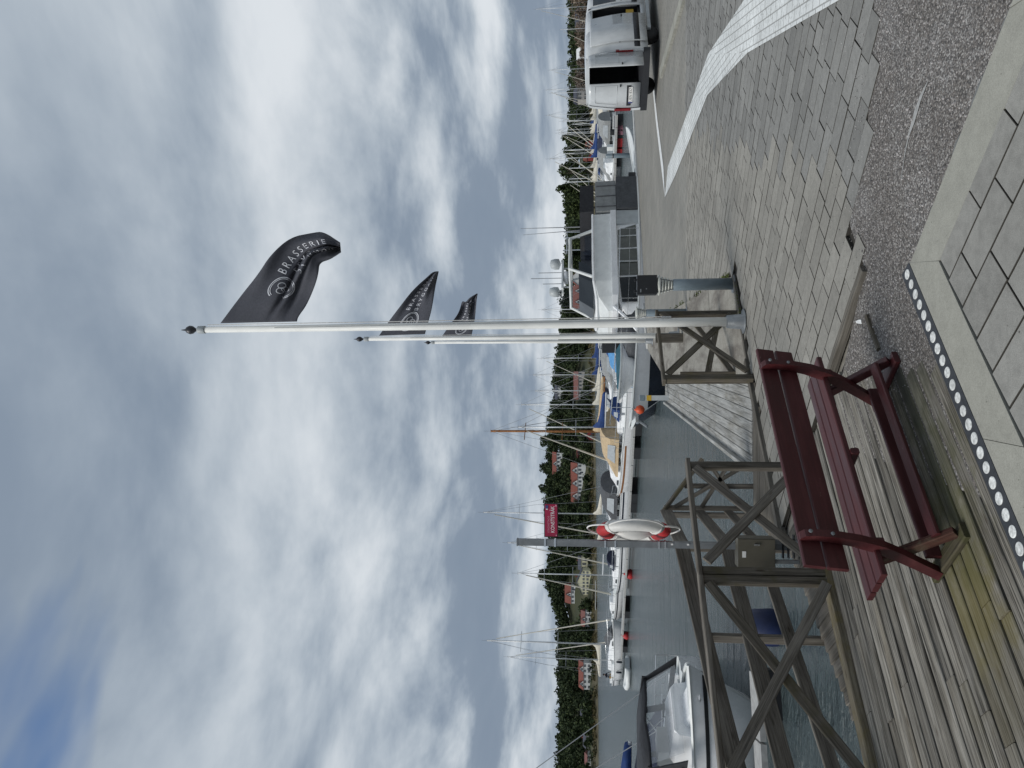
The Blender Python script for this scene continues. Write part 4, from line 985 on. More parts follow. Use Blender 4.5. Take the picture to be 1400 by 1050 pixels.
def hull(root, L, B, fs, fb, mt='gelcoat', stripe=None, bottom=None, deckm='offwhite', **k):
    rg = hull_rings(L, B, fs, fb, **k)
    h = MB().loft(rg, closed=False).build('hull', MAT[mt], root, True)
    dk_ = [[(r[0][0]+.0, r[0][1]*.985, r[0][2]-.03), (r[0][0], 0, r[0][2]+.02), (r[-1][0], r[-1][1]*.985, r[-1][2]-.03)] for r in rg]
    MB().loft(dk_, closed=False, cap0=False, cap1=False).build('deck', MAT[deckm], root)
    for nm, mt2, lo, hi in ([('stripe', stripe, .72, .84)] if stripe else [])+([('waterline_stripe', bottom, .0, .22)] if bottom else []):
        bd = band(rg, lo, hi); mb = MB(); mb.loft(bd, closed=False, cap0=False, cap1=False); mb.loft([[(p[0], -p[1], p[2]) for p in r] for r in bd], closed=False, cap0=False, cap1=False); mb.build(nm, MAT[mt2], h)
    gn = [r[-1] for r in rg]; MB().tube(gn, .035, 5).build('gunwale', MAT[deckm], h); MB().tube([r[0] for r in rg], .035, 5).build('gunwale', MAT[deckm], h)
    return rg, h
def trunk(root, x0, x1, w0, w1, zb, h0, h1, mt='gelcoat', win='glass', slope0=.15, slope1=.5, nm='cabin', nwin=3, curve=.08):
    rings = []
    for x, w_, z, s in ((x0, w0, 0, 0), (x0+slope0, w0*.9, h0, 0), ((x0+x1)/2, (w0+w1)/2*.9, (h0+h1)/2+curve, 0), (x1-slope1, w1*.85, h1, 0), (x1, w1*.8, 0, 0)):
        rings.append([(x, -w_/2, zb), (x, -w_/2*.92, zb+z*.8), (x, -w_/2*.75, zb+z), (x, w_/2*.75, zb+z), (x, w_/2*.92, zb+z*.8), (x, w_/2, zb)])
    c = MB().loft(rings).build(nm, MAT[mt], root)
    if win and nwin:
        for sg in (-1, 1):
            for i in range(nwin):
                a, b = x0+slope0+(x1-slope1-x0-slope0)*(i+.12)/nwin, x0+slope0+(x1-slope1-x0-slope0)*(i+.88)/nwin
                def wy(x): return np.interp(x, (x0, x1), (w0, w1))*.9/2*.955+.012
                zz = zb+min(h0, h1)*.28, zb+min(h0, h1)*.68
                MB().loft([[(a, sg*wy(a), zz[0]), (b, sg*wy(b), zz[0])], [(a+.04, sg*(wy(a)-.02), zz[1]), (b-.04, sg*(wy(b)-.02), zz[1])]], closed=False, cap0=False, cap1=False).build('window', MAT[win], c)
    return c
def hood(root, x0, x1, w_, zb, h, mt, nm='sprayhood', win=True, side_win='clearvinyl'):
    rings = []
    for t in (0, .25, .6, 1):
        x = x0+(x1-x0)*t; hh = h*(1, 1.02, .9, .25)[(0, .25, .6, 1).index(t)]
        rings.append([(x, w_/2*math.cos(a), zb+hh*max(0, math.sin(a))**.6) for a in [math.pi*k/10 for k in range(11)]])
    c = MB().loft(rings, closed=False, cap0=True, cap1=False).build(nm, MAT[mt], root, False); thick(c, .03, 0)
    if win:
        for sg in (-1, 1):
            MB().loft([[(x0+(x1-x0)*.15, sg*(w_/2+.02), zb+h*.2), (x0+(x1-x0)*.62, sg*(w_/2+.02), zb+h*.2)], [(x0+(x1-x0)*.15, sg*(w_/2*.93+.02), zb+h*.62), (x0+(x1-x0)*.5, sg*(w_/2*.93+.02), zb+h*.62)]], closed=False, cap0=False, cap1=False).build('window', MAT[side_win], c)
    return c
def rails(root, rg, i0, i1, h=.55, mt='steel'):
    for sg in (0, -1):
        base = [Vector(rg[i][sg]) for i in range(i0, i1+1)]; top = [p+Vector((0, 0, h)) for p in base]
        MB().tube(top, .014, 5).build('guard_rail', MAT[mt], root); MB().tube([p+Vector((0, 0, h*.5)) for p in base], .008, 4).build('guard_wire', MAT[mt], root)
        for p, q in list(zip(base, top))[::2]: MB().tube([p, q], .012, 5).build('stanchion', MAT[mt], root)
    if i1 == len(rg)-1:
        a, b = Vector(rg[-1][0]), Vector(rg[-1][-1]); MB().tube([a+Vector((0, 0, h)), (a+b)/2+Vector((.15, 0, h)), b+Vector((0, 0, h))], .014, 5).build('pulpit', MAT[mt], root)
def rig(root, x, zb, top, L, B, zdeck, boomL, cover='creamcanvas', mastm='alu', furl=True, r=.06, spread=2, wires=True, fsheer=1.0):
    MB().tube([(x, 0, zb), (x, 0, top)], [r, r*.75], 8).build('mast', MAT[mastm], root, True)
    for k in range(spread):
        z = zb+(top-zb)*(.42+.3*k); MB().tube([(x, -B*.3, z), (x, B*.3, z)], r*.3, 5).build('spreader', MAT[mastm], root)
    MB().tube([(x-.25, 0, top), (x+.2, 0, top+.02)], .015, 4).build('wind_vane', MAT['wire'], root); MB().tube([(x, 0, top), (x, 0, top+.55)], .012, 4).build('aerial', MAT['wire'], root)
    bow = L/2-.15
    if furl: MB().tube([(bow, 0, fsheer+.3), (bow+(x-bow)*.9, 0, fsheer+(top-fsheer)*.92)], [.075, .03], 6).build('furled_sail', MAT['creamcanvas'], root)
    else: MB().tube([(bow, 0, fsheer), (x, 0, top)], .012, 4).build('forestay', MAT['wire'], root)
    MB().tube([(-L/2+.1, 0, zdeck), (x, 0, top)], .012, 4).build('backstay', MAT['wire'], root)
    for sg in (-1, 1): MB().tube([(x-.1, sg*B*.46, zdeck), (x, sg*B*.29, zb+(top-zb)*.6), (x, 0, top-.1)], .012, 4).build('shroud', MAT['wire'], root)
    if boomL:
        zb_ = zb+.9; MB().tube([(x, 0, zb_), (x-boomL, 0, zb_-.05)], .06, 6).build('boom', MAT[mastm], root)
        if cover:
            rings = []
            for t in (0, .04, .15, .35, .65, .95, 1):
                hgt = (.9, .85, .55, .40, .30, .2, .12)[(0, .04, .15, .35, .65, .95, 1).index(t)]; xx = x-.02-boomL*t
                rings.append([(xx, .11*math.cos(a)*(1-.4*t), zb_+hgt*.45+hgt*.5*math.sin(a)) for a in [2*math.pi*k/8 for k in range(8)]])
            MB().loft(rings).build('sail_cover', MAT[cover], root, True)
def fenders(root, rg, idx, mt='navyhull', side_=-1):
    for i in idx:
        p = rg[i][0 if side_ < 0 else -1]; sg = -1 if side_ < 0 else 1
        MB().lathe([(.02, -.32), (.10, -.25), (.11, 0), (.10, .2), (.02, .27)], 10, (p[0], p[1]+sg*.12, p[2]*.55)).build('fender', MAT[mt], root, True)
def sailboat(p, head, L, label, group, mast_top=None, mastpx=None, B=None, fs=.85, fb=1.15, hullm='gelcoat', stripe='navyhull', bottom=None, cover='creamcanvas', hoodm='navycanvas', mastm='alu', detail=True, wood_=False, mx=.08, boom=None, cabm='gelcoat', furl=True, r=.06, name='sailboat'):
    B = B or L*.31
    root = empty(name, (p.x, p.y, WATER), head, label, 'sailboat', group)
    rg, h = hull(root, L, B, fs, fb, hullm, stripe, bottom, 'offwhite' if not wood_ else 'varnish', rake=.9, tw=.68)
    trunk(root, -L*.12, L*.27, B*.58, B*.42, fs+.02, .5, .36, cabm, 'glass', .1, .5)
    MB().box((-L*.30, 0, fs+.02), (L*.26, B*.5, .06)).build('cockpit', MAT['boatgrey'], root)
    for sg in (-1, 1): MB().box((-L*.30, sg*B*.3, fs+.13), (L*.28, .12, .26)).build('coaming', MAT[cabm], root)
    if hoodm: hood(root, -L*.17, -L*.05, B*.56, fs+.4, .62, hoodm)
    top = mast_top if mast_top else L*1.28
    if top > 0: rig(root, L*mx, fs+.45, top, L, B, fs, boom or L*.36, cover, mastm, furl, r, 2 if detail else 1, True, fb)
    if detail:
        rails(root, rg, 9, 13); rails(root, rg, 0, 8, .6); fenders(root, rg, (4, 7))
    return root, rg
def motorboat(p, head, L, label, group, hullm='gelcoat', canopy=None, cabin=True, B=None, fs=.75, fb=1.1, stripe='navyhull', name='motorboat', cabwin='glass', detail=True):
    B = B or L*.36
    root = empty(name, (p.x, p.y, WATER), head, label, 'motorboat', group)
    rg, h = hull(root, L, B, fs, fb, hullm, stripe, None, 'offwhite', rake=.8, tw=.9)
    if cabin: trunk(root, -L*.08, L*.33, B*.75, B*.45, fs+.05, .85, .35, 'gelcoat', cabwin, .12, .9, nwin=2)
    if cabin or canopy: ws = MB().loft([[(L*.02, -B*.36, fs+.6), (L*.06, 0, fs+.6), (L*.02, B*.36, fs+.6)], [(-L*.03, -B*.32, fs+1.0), (L*.01, 0, fs+1.0), (-L*.03, B*.32, fs+1.0)]], closed=False, cap0=False, cap1=False).build('windscreen', MAT['seethrough'], root)
    if cabin or canopy: MB().tube([(-L*.03, -B*.32, fs+1.0), (L*.01, 0, fs+1.0), (-L*.03, B*.32, fs+1.0)], .025, 5).build('frame', MAT['steel'], ws)
    MB().box((-L*.28, 0, fs), (L*.3, B*.6, .1)).build('cockpit', MAT['boatgrey'], root)
    if cabin:
        for sg in (-1, 1): MB().box((-L*.2, sg*B*.25, fs+.35), (.5, .5, .6)).build('seat', MAT['offwhite'], root)
    else: MB().box((-L*.1, 0, fs-.02), (.3, B*.85, .06)).build('thwart', MAT['varnish'], root)
    if canopy: hood(root, -L*.42, L*.02, B*.86, fs+.25, 1.25, canopy, 'canopy')
    MB().box((-L/2-.15, 0, .75), (.4, .45, .75)).build('engine_cover', MAT['black'], root); MB().box((-L/2-.15, 0, .15), (.18, .12, .7)).build('engine_leg', MAT['black'], root)
    if detail: rails(root, rg, 8, 13, .45); fenders(root, rg, (3, 6))
    return root, rg
def wat(x, y): return on(x, y, WATER)
def hd(a, b): return math.atan2(b.y-a.y, b.x-a.x)

# ---- big flybridge yacht along the far quay
yb, ys = Vector((-.72, 25.7)), Vector((8.6, 31.8)); yc = (yb+ys)/2; yn = Vector((-.55, .84)); YL = (ys-yb).length
yc = yc+yn*1.1
yh = math.atan2(yb.y-ys.y, yb.x-ys.x)      # bow points left
ya = empty('motor_yacht', (yc.x, yc.y, WATER), yh, 'large white flybridge motor yacht moored along the far quay edge', 'yacht')
rg, yhull = hull(ya, YL, 3.6, 1.2, 1.75, 'gelcoat', None, 'navyhull', 'offwhite', rake=1.1, draft=.4, tw=.92)
yb1 = band(rg, .22, .66, .014); mb = MB(); mb.loft(yb1, closed=False, cap0=False, cap1=False); mb.loft([[(p[0], -p[1], p[2]) for p in r] for r in yb1], closed=False, cap0=False, cap1=False); mb.build('hull_band', MAT['navyhull'], yhull)
H_ = YL/2
# saloon with a long dark window band, then grey superstructure and flybridge
def yring(x, w_, zs_): return [(x, -w_*k/2, z) for k, z in zs_]+[(x, w_*k/2, z) for k, z in reversed(zs_)]
sal = MB().loft([yring(x, w_, ((1, 1.2), (.99, 1.34), (.96, 2.1), (.95, 2.14))) for x, w_ in ((-H_+2.6, 3.1), (-H_+4.5, 3.1), (.2, 3.0), (1.1, 2.7))]+[yring(2.1, 2.2, ((1, 1.2), (.95, 1.3), (.9, 1.62), (.85, 1.65)))]).build('saloon', MAT['gelcoat'], ya)
for sg in (-1, 1):
    for a, b, mt in ((-H_+3.0, -1.35, 'greenglass'), (-1.28, .05, 'greenglass'), (.12, 1.25, 'glass')):
        wy = lambda x: float(np.interp(x, (-1.1, .2, 1.1), (3.1, 3.0, 2.75)))/2*.99+.02
        o = MB().loft([[(a, sg*wy(a), 1.37), (b, sg*wy(b), 1.37)], [(a+.25 if a < -2 else a, sg*(wy(a)*.975+.006), 2.08), (b-.02, sg*(wy(b)*.975+.006), 2.08 if b < 1 else 2.0)]], closed=False, cap0=False, cap1=False).build('window', MAT[mt], sal)
        if b < 1: MB().tube([((a+b)/2, sg*(wy(a)+.015), 1.37), ((a+b)/2, sg*(wy(a)*.975+.02), 2.08)], .025, 5).build('window_bar', MAT['boatgrey'], o)
eave = MB().loft([yring(x, w_, ((1, 2.14), (1.0, 2.36))) for x, w_ in ((-H_+2.2, 3.2), (.2, 3.2), (1.0, 3.0), (1.55, 2.4))]).build('coachroof', MAT['gelcoat'], ya)
sup = MB().loft([yring(x, w_, ((1, 2.36), (.97, z1))) for x, w_, z1 in ((-H_+2.3, 3.0, 3.05), (-.8, 2.95, 3.05), (.2, 2.8, 3.02), (.85, 2.5, 2.86), (1.4, 2.1, 2.5))]).build('flybridge_side', MAT['offwhite'], ya)
rim_ = [(-H_+2.3, 1.45, 3.07), (-.8, 1.43, 3.07), (.2, 1.36, 3.05), (.75, 1.0, 2.95), (.95, .0, 2.92), (.75, -1.0, 2.95), (.2, -1.36, 3.05), (-.8, -1.43, 3.07), (-H_+2.3, -1.45, 3.07)]
MB().tube(rim_, .05, 6).build('flybridge_rim', MAT['gelcoat'], ya)
thick(MB().loft([[(-.5, -1.35, 3.05), (.1, -1.15, 3.05), (.45, 0, 3.05), (.1, 1.15, 3.05), (-.5, 1.35, 3.05)], [(-.9, -1.3, 3.62), (-.35, -1.05, 3.62), (0, 0, 3.62), (-.35, 1.05, 3.62), (-.9, 1.3, 3.62)]], closed=False, cap0=False, cap1=False).build('windscreen', MAT['glass'], ya), .02, 0)
for x in (-1.15, -1.6):
    for sg in (-.6, .6): MB().box((x, sg, 3.2), (.5, .5, .7)).build('seat', MAT['navyhull'], ya)
MB().box((-2.0, 0, 3.15), (.8, 2.3, .5)).build('seat', MAT['navyhull'], ya)
MB().box((-.75, .5, 3.3), (.35, .8, .6)).build('console', MAT['boatgrey'], ya)
for sg in (-1, 1): MB().tube([(-2.5, sg*1.35, 3.05), (-2.15, sg*1.25, 3.98), (-.6, sg*1.2, 3.98), (-.1, sg*1.3, 3.1)], .065, 8).build('arch', MAT['offwhite'], ya)
MB().tube([(-2.15, -1.25, 3.98), (-2.15, 1.25, 3.98)], .07, 8).build('arch', MAT['offwhite'], ya); MB().tube([(-.6, -1.2, 3.98), (-.6, 1.2, 3.98)], .05, 8).build('arch', MAT['offwhite'], ya)
MB().box((-1.2, 0, 4.30), (1.5, .5, .07)).build('radar_mast', MAT['offwhite'], ya)
for dx in (-.5, .5): MB().tube([(-1.2+dx, 0, 3.98), (-1.2+dx, 0, 4.3)], .035, 6).build('radar_mast', MAT['offwhite'], ya)
for x, r_ in ((-1.95, .22), (-.45, .20)): MB().lathe([(.05, -.02), (r_, .05), (r_*1.03, .22), (r_*.8, .38), (.05, .42)], 16, (x, 0, 4.42)).build('radar_dome', MAT['boatgrey'], ya, True)
MB().lathe([(.05, 0), (.26, .04), (.26, .18), (.05, .22)], 16, (-1.2, 0, 4.05)).build('radar_dome', MAT['gelcoat'], ya, True)
for x, h_ in ((-1.4, 1.0), (-1.1, 1.3), (-.8, .8)): MB().tube([(x, .1, 4.3), (x, .1, 4.3+h_)], .014, 4).build('aerial', MAT['wire'], ya)
# canvas aft
MB().loft([yring(x, w_, ((1, 3.02), (.98, 3.60))) for x, w_ in ((-H_+.55, 2.9), (-H_+2.1, 2.9))]).build('bimini', MAT['blackcanvas'], ya)
aw = MB().loft([yring(x, w_, ((1.0, 2.12), (.98, 2.95))) for x, w_ in ((-H_+.45, 3.15), (-H_+2.2, 3.15))]).build('aft_canopy', MAT['greycanvas'], ya)
for sg in (-1, 1):
    for x in (-H_+.75, -H_+1.35, -H_+1.95): MB().tube([(x, sg*1.59, 2.08), (x, sg*1.56, 2.92)], .022, 5).build('seam', MAT['darkgreycanvas'], aw)
MB().loft([yring(x, w_, ((1.0, 1.2), (1.0, 2.10))) for x, w_ in ((-H_+.3, 3.3), (-H_+2.15, 3.3))]).build('aft_curtain', MAT['darkgreycanvas'], ya)
MB().loft([yring(x, 3.14, ((1.0, 1.22), (1.0, 2.13))) for x in (-H_+2.2, -H_+2.95)]).build('side_curtain', MAT['boatgrey'], ya)
for x in (-H_+.6, -H_+.95, -H_+1.7): MB().tube([(x, -1.2, 3.6), (x, -1.2, 4.35)], .022, 5).build('rail_post', MAT['steel'], ya)
MB().tube([(-H_+.6, -1.2, 4.2), (-H_+1.9, -1.2, 4.2)], .02, 5).build('davit_rail', MAT['steel'], ya)
MB().tube([(-H_+.5, -1.0, 3.6), (-H_+.5, -1.0, 6.3)], [.03, .012], 6).build('aerial', MAT['wire'], ya); MB().tube([(-H_+.6, -1.1, 3.6), (-H_+.8, -1.1, 6.2)], [.02, .008], 5).build('aerial', MAT['wire'], ya)
rails(ya, rg, 4, 13, .75)
for sg in (-1, 1): MB().tube([(1.4, sg*1.3, 2.3), (2.0, sg*1.5, 1.95), (2.6, sg*1.4, 1.5)], .06, 6).build('grab_strut', MAT['gelcoat'], ya)
fenders(ya, rg, (2, 5, 8), 'black', 1)
MB().box((H_-.15, 0, 1.55), (.5, .12, .1)).build('anchor_roller', MAT['steel'], ya); MB().tube([(H_, 0, 1.5), (H_+.25, 0, 1.2)], .05, 6).build('anchor', MAT['galv'], ya)
MB().loft([yring(x, w_, ((1, 1.3), (.9, z1))) for x, w_, z1 in ((1.5, 2.5, 1.98), (2.6, 2.1, 1.98), (3.2, 1.6, 1.8))]).build('foredeck_cover', MAT['darkgreycanvas'], ya, True)
# tender lying on the foredeck under a teal cover
tn, trg = motorboat(Vector((.35, 27.5, 0)), yh+.15, 2.7, 'small white dinghy with teal cover lying beyond the yacht bow', None, canopy=None, cabin=False, name='dinghy', stripe=None, detail=False, fs=.42, fb=.6)
tn.location.z = WATER+1.62
MB().loft([[(x, -w_, .46), (x, 0, .62), (x, w_, .46)] for x, w_ in ((-1.2, .4), (-.3, .46), (.7, .34))], closed=False, cap0=True, cap1=True).build('cover', MAT['tealcanvas'], tn)
tn['category'] = 'dinghy'

# ---- pontoon with boats across the basin
pa, pb = wat(878, 560), wat(856, 900); pd_ = (pb-pa).normalized(); pn_ = Vector((pd_.y, -pd_.x, 0))
if pn_.y < 0: pn_ = -pn_
pang = math.atan2(pd_.y, pd_.x); plen = (pb-pa).length
pon = empty('pontoon', (pa.x, pa.y, WATER), pang, 'long pale floating pontoon on black floats across the basin', 'pontoon')
for i in range(12): MB().box((plen*(i+.5)/12-1, 0, .48), (plen/12-.08, 1.4, .12)).build('deck_section', MAT['pontoon'], pon)
for y in (590, 622, 684, 696, 841, 888):
    q = wat(878-(y-590)*.0675, y); s = (q-pa).dot(pd_); MB().box((s, 0, .06), (1.1, 1.5, .7)).build('float', MAT['floatblack'], pon)
def berth(y, back=4.2):                   # point behind the pontoon seen at photo row y
    for k in range(200):
        q = pa+pd_*(plen*(k/100-.5))+pn_*back
        u = 525+FPX*q.x/q.y
        if 1050-u >= y: return q
    return q
gB = 'boats moored along the far pontoon'
pr_h = math.atan2(-pn_.y, -pn_.x)
def bt(y, back): return berth(y, back)
def mtop(px, p): return at(px, 0, p.y).z-WATER
# a: motor sailer with tan canopy, varnished band, wooden mast
q = bt(626, 3.2); a_, rga = motorboat(q, pang, 9.2, 'white classic cruiser with tan canopy and varnished band at the pontoon', gB, stripe='varnish', canopy='tancanvas', cabin=True, fs=1.0, fb=1.35)
q2 = bt(588, 7.0); sailboat(q2, pang+.08, 10.5, 'sailboat with varnished wooden mast and tan boom cover behind the cruiser', gB, mast_top=mtop(668, q2), mastm='varnish', cover='tancanvas', hoodm='tancanvas', mx=.0, boom=5.5, r=.11, furl=False)
# b: white sloop with blue sprayhood
q = bt(572, 2.9); sailboat(q, pang+.1, 8.6, 'white sloop with blue boom cover and blue sprayhood next to the orange buoy', gB, mast_top=mtop(705, q), cover='bluecanvas', hoodm='bluecanvas', stripe=None)
# c: grey canopied cruiser behind the life ring
q = bt(697, 3.2); motorboat(q, pang+.1, 8.2, 'white cruiser with grey canopy partly behind the life ring', gB, canopy='darkgreycanvas', fs=.95, fb=1.3)
q = bt(695, 7.5); sailboat(q, pang-.1, 9.5, 'sailboat with tall mast and cream cover behind the grey canopied cruiser', gB, mast_top=mtop(657, q), mx=.06, hoodm='bluecanvas')
q = bt(735, 8.0); sailboat(q, pang, 8.5, 'pale sailboat with thin mast hidden behind the steel post', gB, mast_top=mtop(690, q), hoodm=None)
# d: boat with navy sprayhood and red waterline
q = bt(773, 3.0); sailboat(q, pang+.06, 8.4, 'small white sailboat with navy sprayhood and red waterline', gB, mast_top=mtop(703, q), bottom='red', hoodm='navycanvas', mx=.14, cover=None)
# e: long sailing yacht at the left end and its neighbour
q = bt(880, 2.9); e_, rge = sailboat(q, pang+R(180)-.05, 11.5, 'long white sailing yacht at the left end of the pontoon with dark cover', gB, mast_top=mtop(662, q), stripe=None, hoodm=None, mx=.02, boom=5.0, fs=.95, fb=1.2, r=.09)
MB().loft([[(x, -w_, 1.25), (x, 0, 1.25+h_), (x, w_, 1.25)] for x, w_, h_ in ((.2, .5, .55), (1.6, .7, .75), (3.6, .5, .4))], closed=False).build('foredeck_cover', MAT['darkgreycanvas'], e_)
q = bt(900, 6.8); sailboat(q, pang+R(180), 9.0, 'slim sailboat behind the long yacht, second mast from the left', gB, mast_top=mtop(690, q), hoodm=None, mx=.0, boom=4.2)
q = bt(820, 6.0); sailboat(q, pang, 8.0, 'low white sailboat without mast beyond the pontoon', gB, mast_top=-1, hoodm=None)
q = wat(862, 922); rb = empty('inflatable_boat', (q.x, q.y, WATER), pang+.2, 'grey white inflatable dinghy tied beside the long yacht', 'dinghy')
path_ = [(-1.4, -.6, .22), (.6, -.6, .22), (1.3, -.35, .3), (1.55, 0, .36), (1.3, .35, .3), (.6, .6, .22), (-1.4, .6, .22)]
MB().tube(path_, .22, 10).build('tube', MAT['offwhite'], rb, True); MB().box((-.2, 0, .12), (2.2, .9, .08)).build('floor', MAT['boatgrey'], rb); MB().box((-1.4, 0, .3), (.08, 1.0, .4)).build('transom', MAT['boatgrey'], rb)
# person bending in the cockpit of the long yacht
pp = bt(922, 2.9)
def person(p, face, label):
    root = empty('person', p, face, label, 'person')
    vs = {'pelvis': (0, 0, .48), 'chest': (.24, 0, .82), 'neck': (.36, 0, .98), 'head': (.46, 0, 1.10), 'crown': (.5, 0, 1.2), 'lh': (0, .12, .46), 'lk': (.36, .15, .44), 'lf': (.3, .15, .05), 'lt': (.45, .15, .02), 'rh': (0, -.12, .46), 'rk': (.36, -.15, .44), 'rf': (.28, -.15, .05), 'rt': (.43, -.15, .02), 'ls': (.3, .19, .88), 'le': (.42, .25, .62), 'lw': (.6, .16, .5), 'rs': (.3, -.19, .88), 're': (.42, -.25, .62), 'rw': (.6, -.16, .5)}
    rad = {'pelvis': .15, 'chest': .15, 'neck': .06, 'head': .10, 'crown': .07, 'lh': .1, 'lk': .075, 'lf': .05, 'lt': .045, 'rh': .1, 'rk': .075, 'rf': .05, 'rt': .045, 'ls': .07, 'le': .05, 'lw': .04, 'rs': .07, 're': .05, 'rw': .04}
    ed = [('pelvis', 'chest'), ('chest', 'neck'), ('neck', 'head'), ('head', 'crown'), ('pelvis', 'lh'), ('lh', 'lk'), ('lk', 'lf'), ('lf', 'lt'), ('pelvis', 'rh'), ('rh', 'rk'), ('rk', 'rf'), ('rf', 'rt'), ('chest', 'ls'), ('ls', 'le'), ('le', 'lw'), ('chest', 'rs'), ('rs', 're'), ('re', 'rw')]
    ks_ = list(vs); me = bpy.data.meshes.new('body'); me.from_pydata([vs[k] for k in ks_], [(ks_.index(a), ks_.index(b)) for a, b in ed], [])
    o = bpy.data.objects.new('body', me); COL.objects.link(o); o.modifiers.new('skin', 'SKIN'); o.modifiers.new('sub', 'SUBSURF').levels = 1
    o.modifiers['sub'].render_levels = 1
    for i_, k in enumerate(ks_): me.skin_vertices[0].data[i_].radius = (rad[k],)*2
    me.skin_vertices[0].data[0].use_root = True
    bpy.context.view_layer.update(); em = bpy.data.meshes.new_from_object(o.evaluated_get(bpy.context.evaluated_depsgraph_get())); bpy.data.objects.remove(o)
    em.materials.clear()
    for k in ('jacket', 'mustard', 'skin'): em.materials.append(MAT[k])
    for pl_ in em.polygons:
        c = pl_.center; pl_.use_smooth = True
        pl_.material_index = 2 if (c.z > 1.0 or (c.z < .54 and abs(c.y) < .22 and c.x > .55)) else (0 if c.z > .52 else 1)
    mobj('body', em, None, root)
    MB().lathe([(.01, 1.24), (.09, 1.21), (.115, 1.13), (.11, 1.08), (.05, 1.06)], 12, (.47, 0, .02)).build('hair', MAT['black'], root, True)
person((pp.x, pp.y, WATER+.80), pang+R(180), 'person in dark jacket and mustard trousers crouching in the yacht cockpit')
# buoys
def buoy(p, r, mt, label, group=None):
    root = empty('buoy', (p.x, p.y, p.z), 0, label, 'buoy', group); MB().lathe([(.02, -r), (r*.7, -r*.7), (r, 0), (r*.7, r*.7), (r*.2, r*.95), (r*.2, r*1.2), (.02, r*1.22)], 14).build('float', MAT[mt], root, True)
    MB().tube([(0, 0, r*1.15), (.08, 0, r*1.35), (0, 0, r*1.5)], .03, 5).build('eye', MAT['galv'], root)
z = at(875, 560, 23.5); buoy(z, .15, 'orange', 'round orange buoy fender hanging beyond the jetty end')
q = wat(864, 785); buoy(Vector((q.x, q.y, WATER+.15)), .42, 'red', 'red buoy beside the small sailboat with red waterline')
q = wat(859, 869); buoy(Vector((q.x, q.y, WATER+.15)), .35, 'red', 'small red buoy beside the long white yacht')

# ---- crowd of boats beyond the yacht, centre
gC = 'boats moored beyond the motor yacht'
ctr = [(422, 741, 95, 9.0, 'navycanvas', 'sailboat whose mast stands just right of the nearest flagpole'), (489, 740, 92, 8.5, 'bluecanvas', 'sailboat with blue boom cover directly left of the flagpoles'), (512, 729, 84, 8.5, 'bluecanvas', 'sailboat with blue cover, second mast left of the flagpoles'), (534, 732, 78, 8.0, 'creamcanvas', 'sailboat with cream cover, third mast left of the flagpoles'), (553, 713, 70, 9.0, 'creamcanvas', 'sailboat with tall mast, fourth left of the flagpoles')]
for y, tp, Y, L, cv, lb in ctr:
    p = at(835, y, Y); sailboat(p, R(150)+random.uniform(-.3, .3), L, lb, gC, mast_top=at(tp, y, Y).z-WATER, cover=cv, hoodm=random.choice(('navycanvas', 'bluecanvas', 'greycanvas')), mx=0, detail=False, furl=(y in (489, 553)))
for y, Y, L, cn, lb in ((500, 56, 7.5, 'bluecanvas', 'white motorboat with blue canopy seen over the yacht bow'), (470, 62, 7, None, 'open white motorboat behind the middle flagpole'), (528, 66, 8, 'greycanvas', 'white motorboat with pale canopy in the centre of the harbour'), (440, 70, 7.5, 'navycanvas', 'white motorboat with navy canopy just above the yacht foredeck')):
    motorboat(at(845, y, Y), R(155)+random.uniform(-.3, .3), L, lb, gC, canopy=cn)
for y, Y, L, cn, lb in ((455, 88, 8, 'navycanvas', 'white motorboat with navy canopy between two flagpoles'), (515, 96, 8, None, 'distant open motorboat under the grey house'), (545, 90, 7.5, 'bluecanvas', 'distant motorboat with blue canopy right of the wooden mast'), (560, 74, 7.0, 'creamcanvas', 'motorboat with cream canopy behind the white sloop')):
    motorboat(at(838, y, Y), R(155)+random.uniform(-.4, .4), L, lb, gC, canopy=cn)
q = at(862, 520, 40); tarp = motorboat(Vector((q.x, q.y, 0)), R(160), 5.5, 'small boat under a light blue tarpaulin near the jetty end', gC, canopy='lightblue', cabin=False, detail=False)
q = at(868, 536, 37); motorboat(Vector((q.x, q.y, 0)), R(140), 5.0, 'small dark inflatable workboat beyond the jetty end', gC, hullm='navyhull', cabin=False, detail=False, stripe=None)

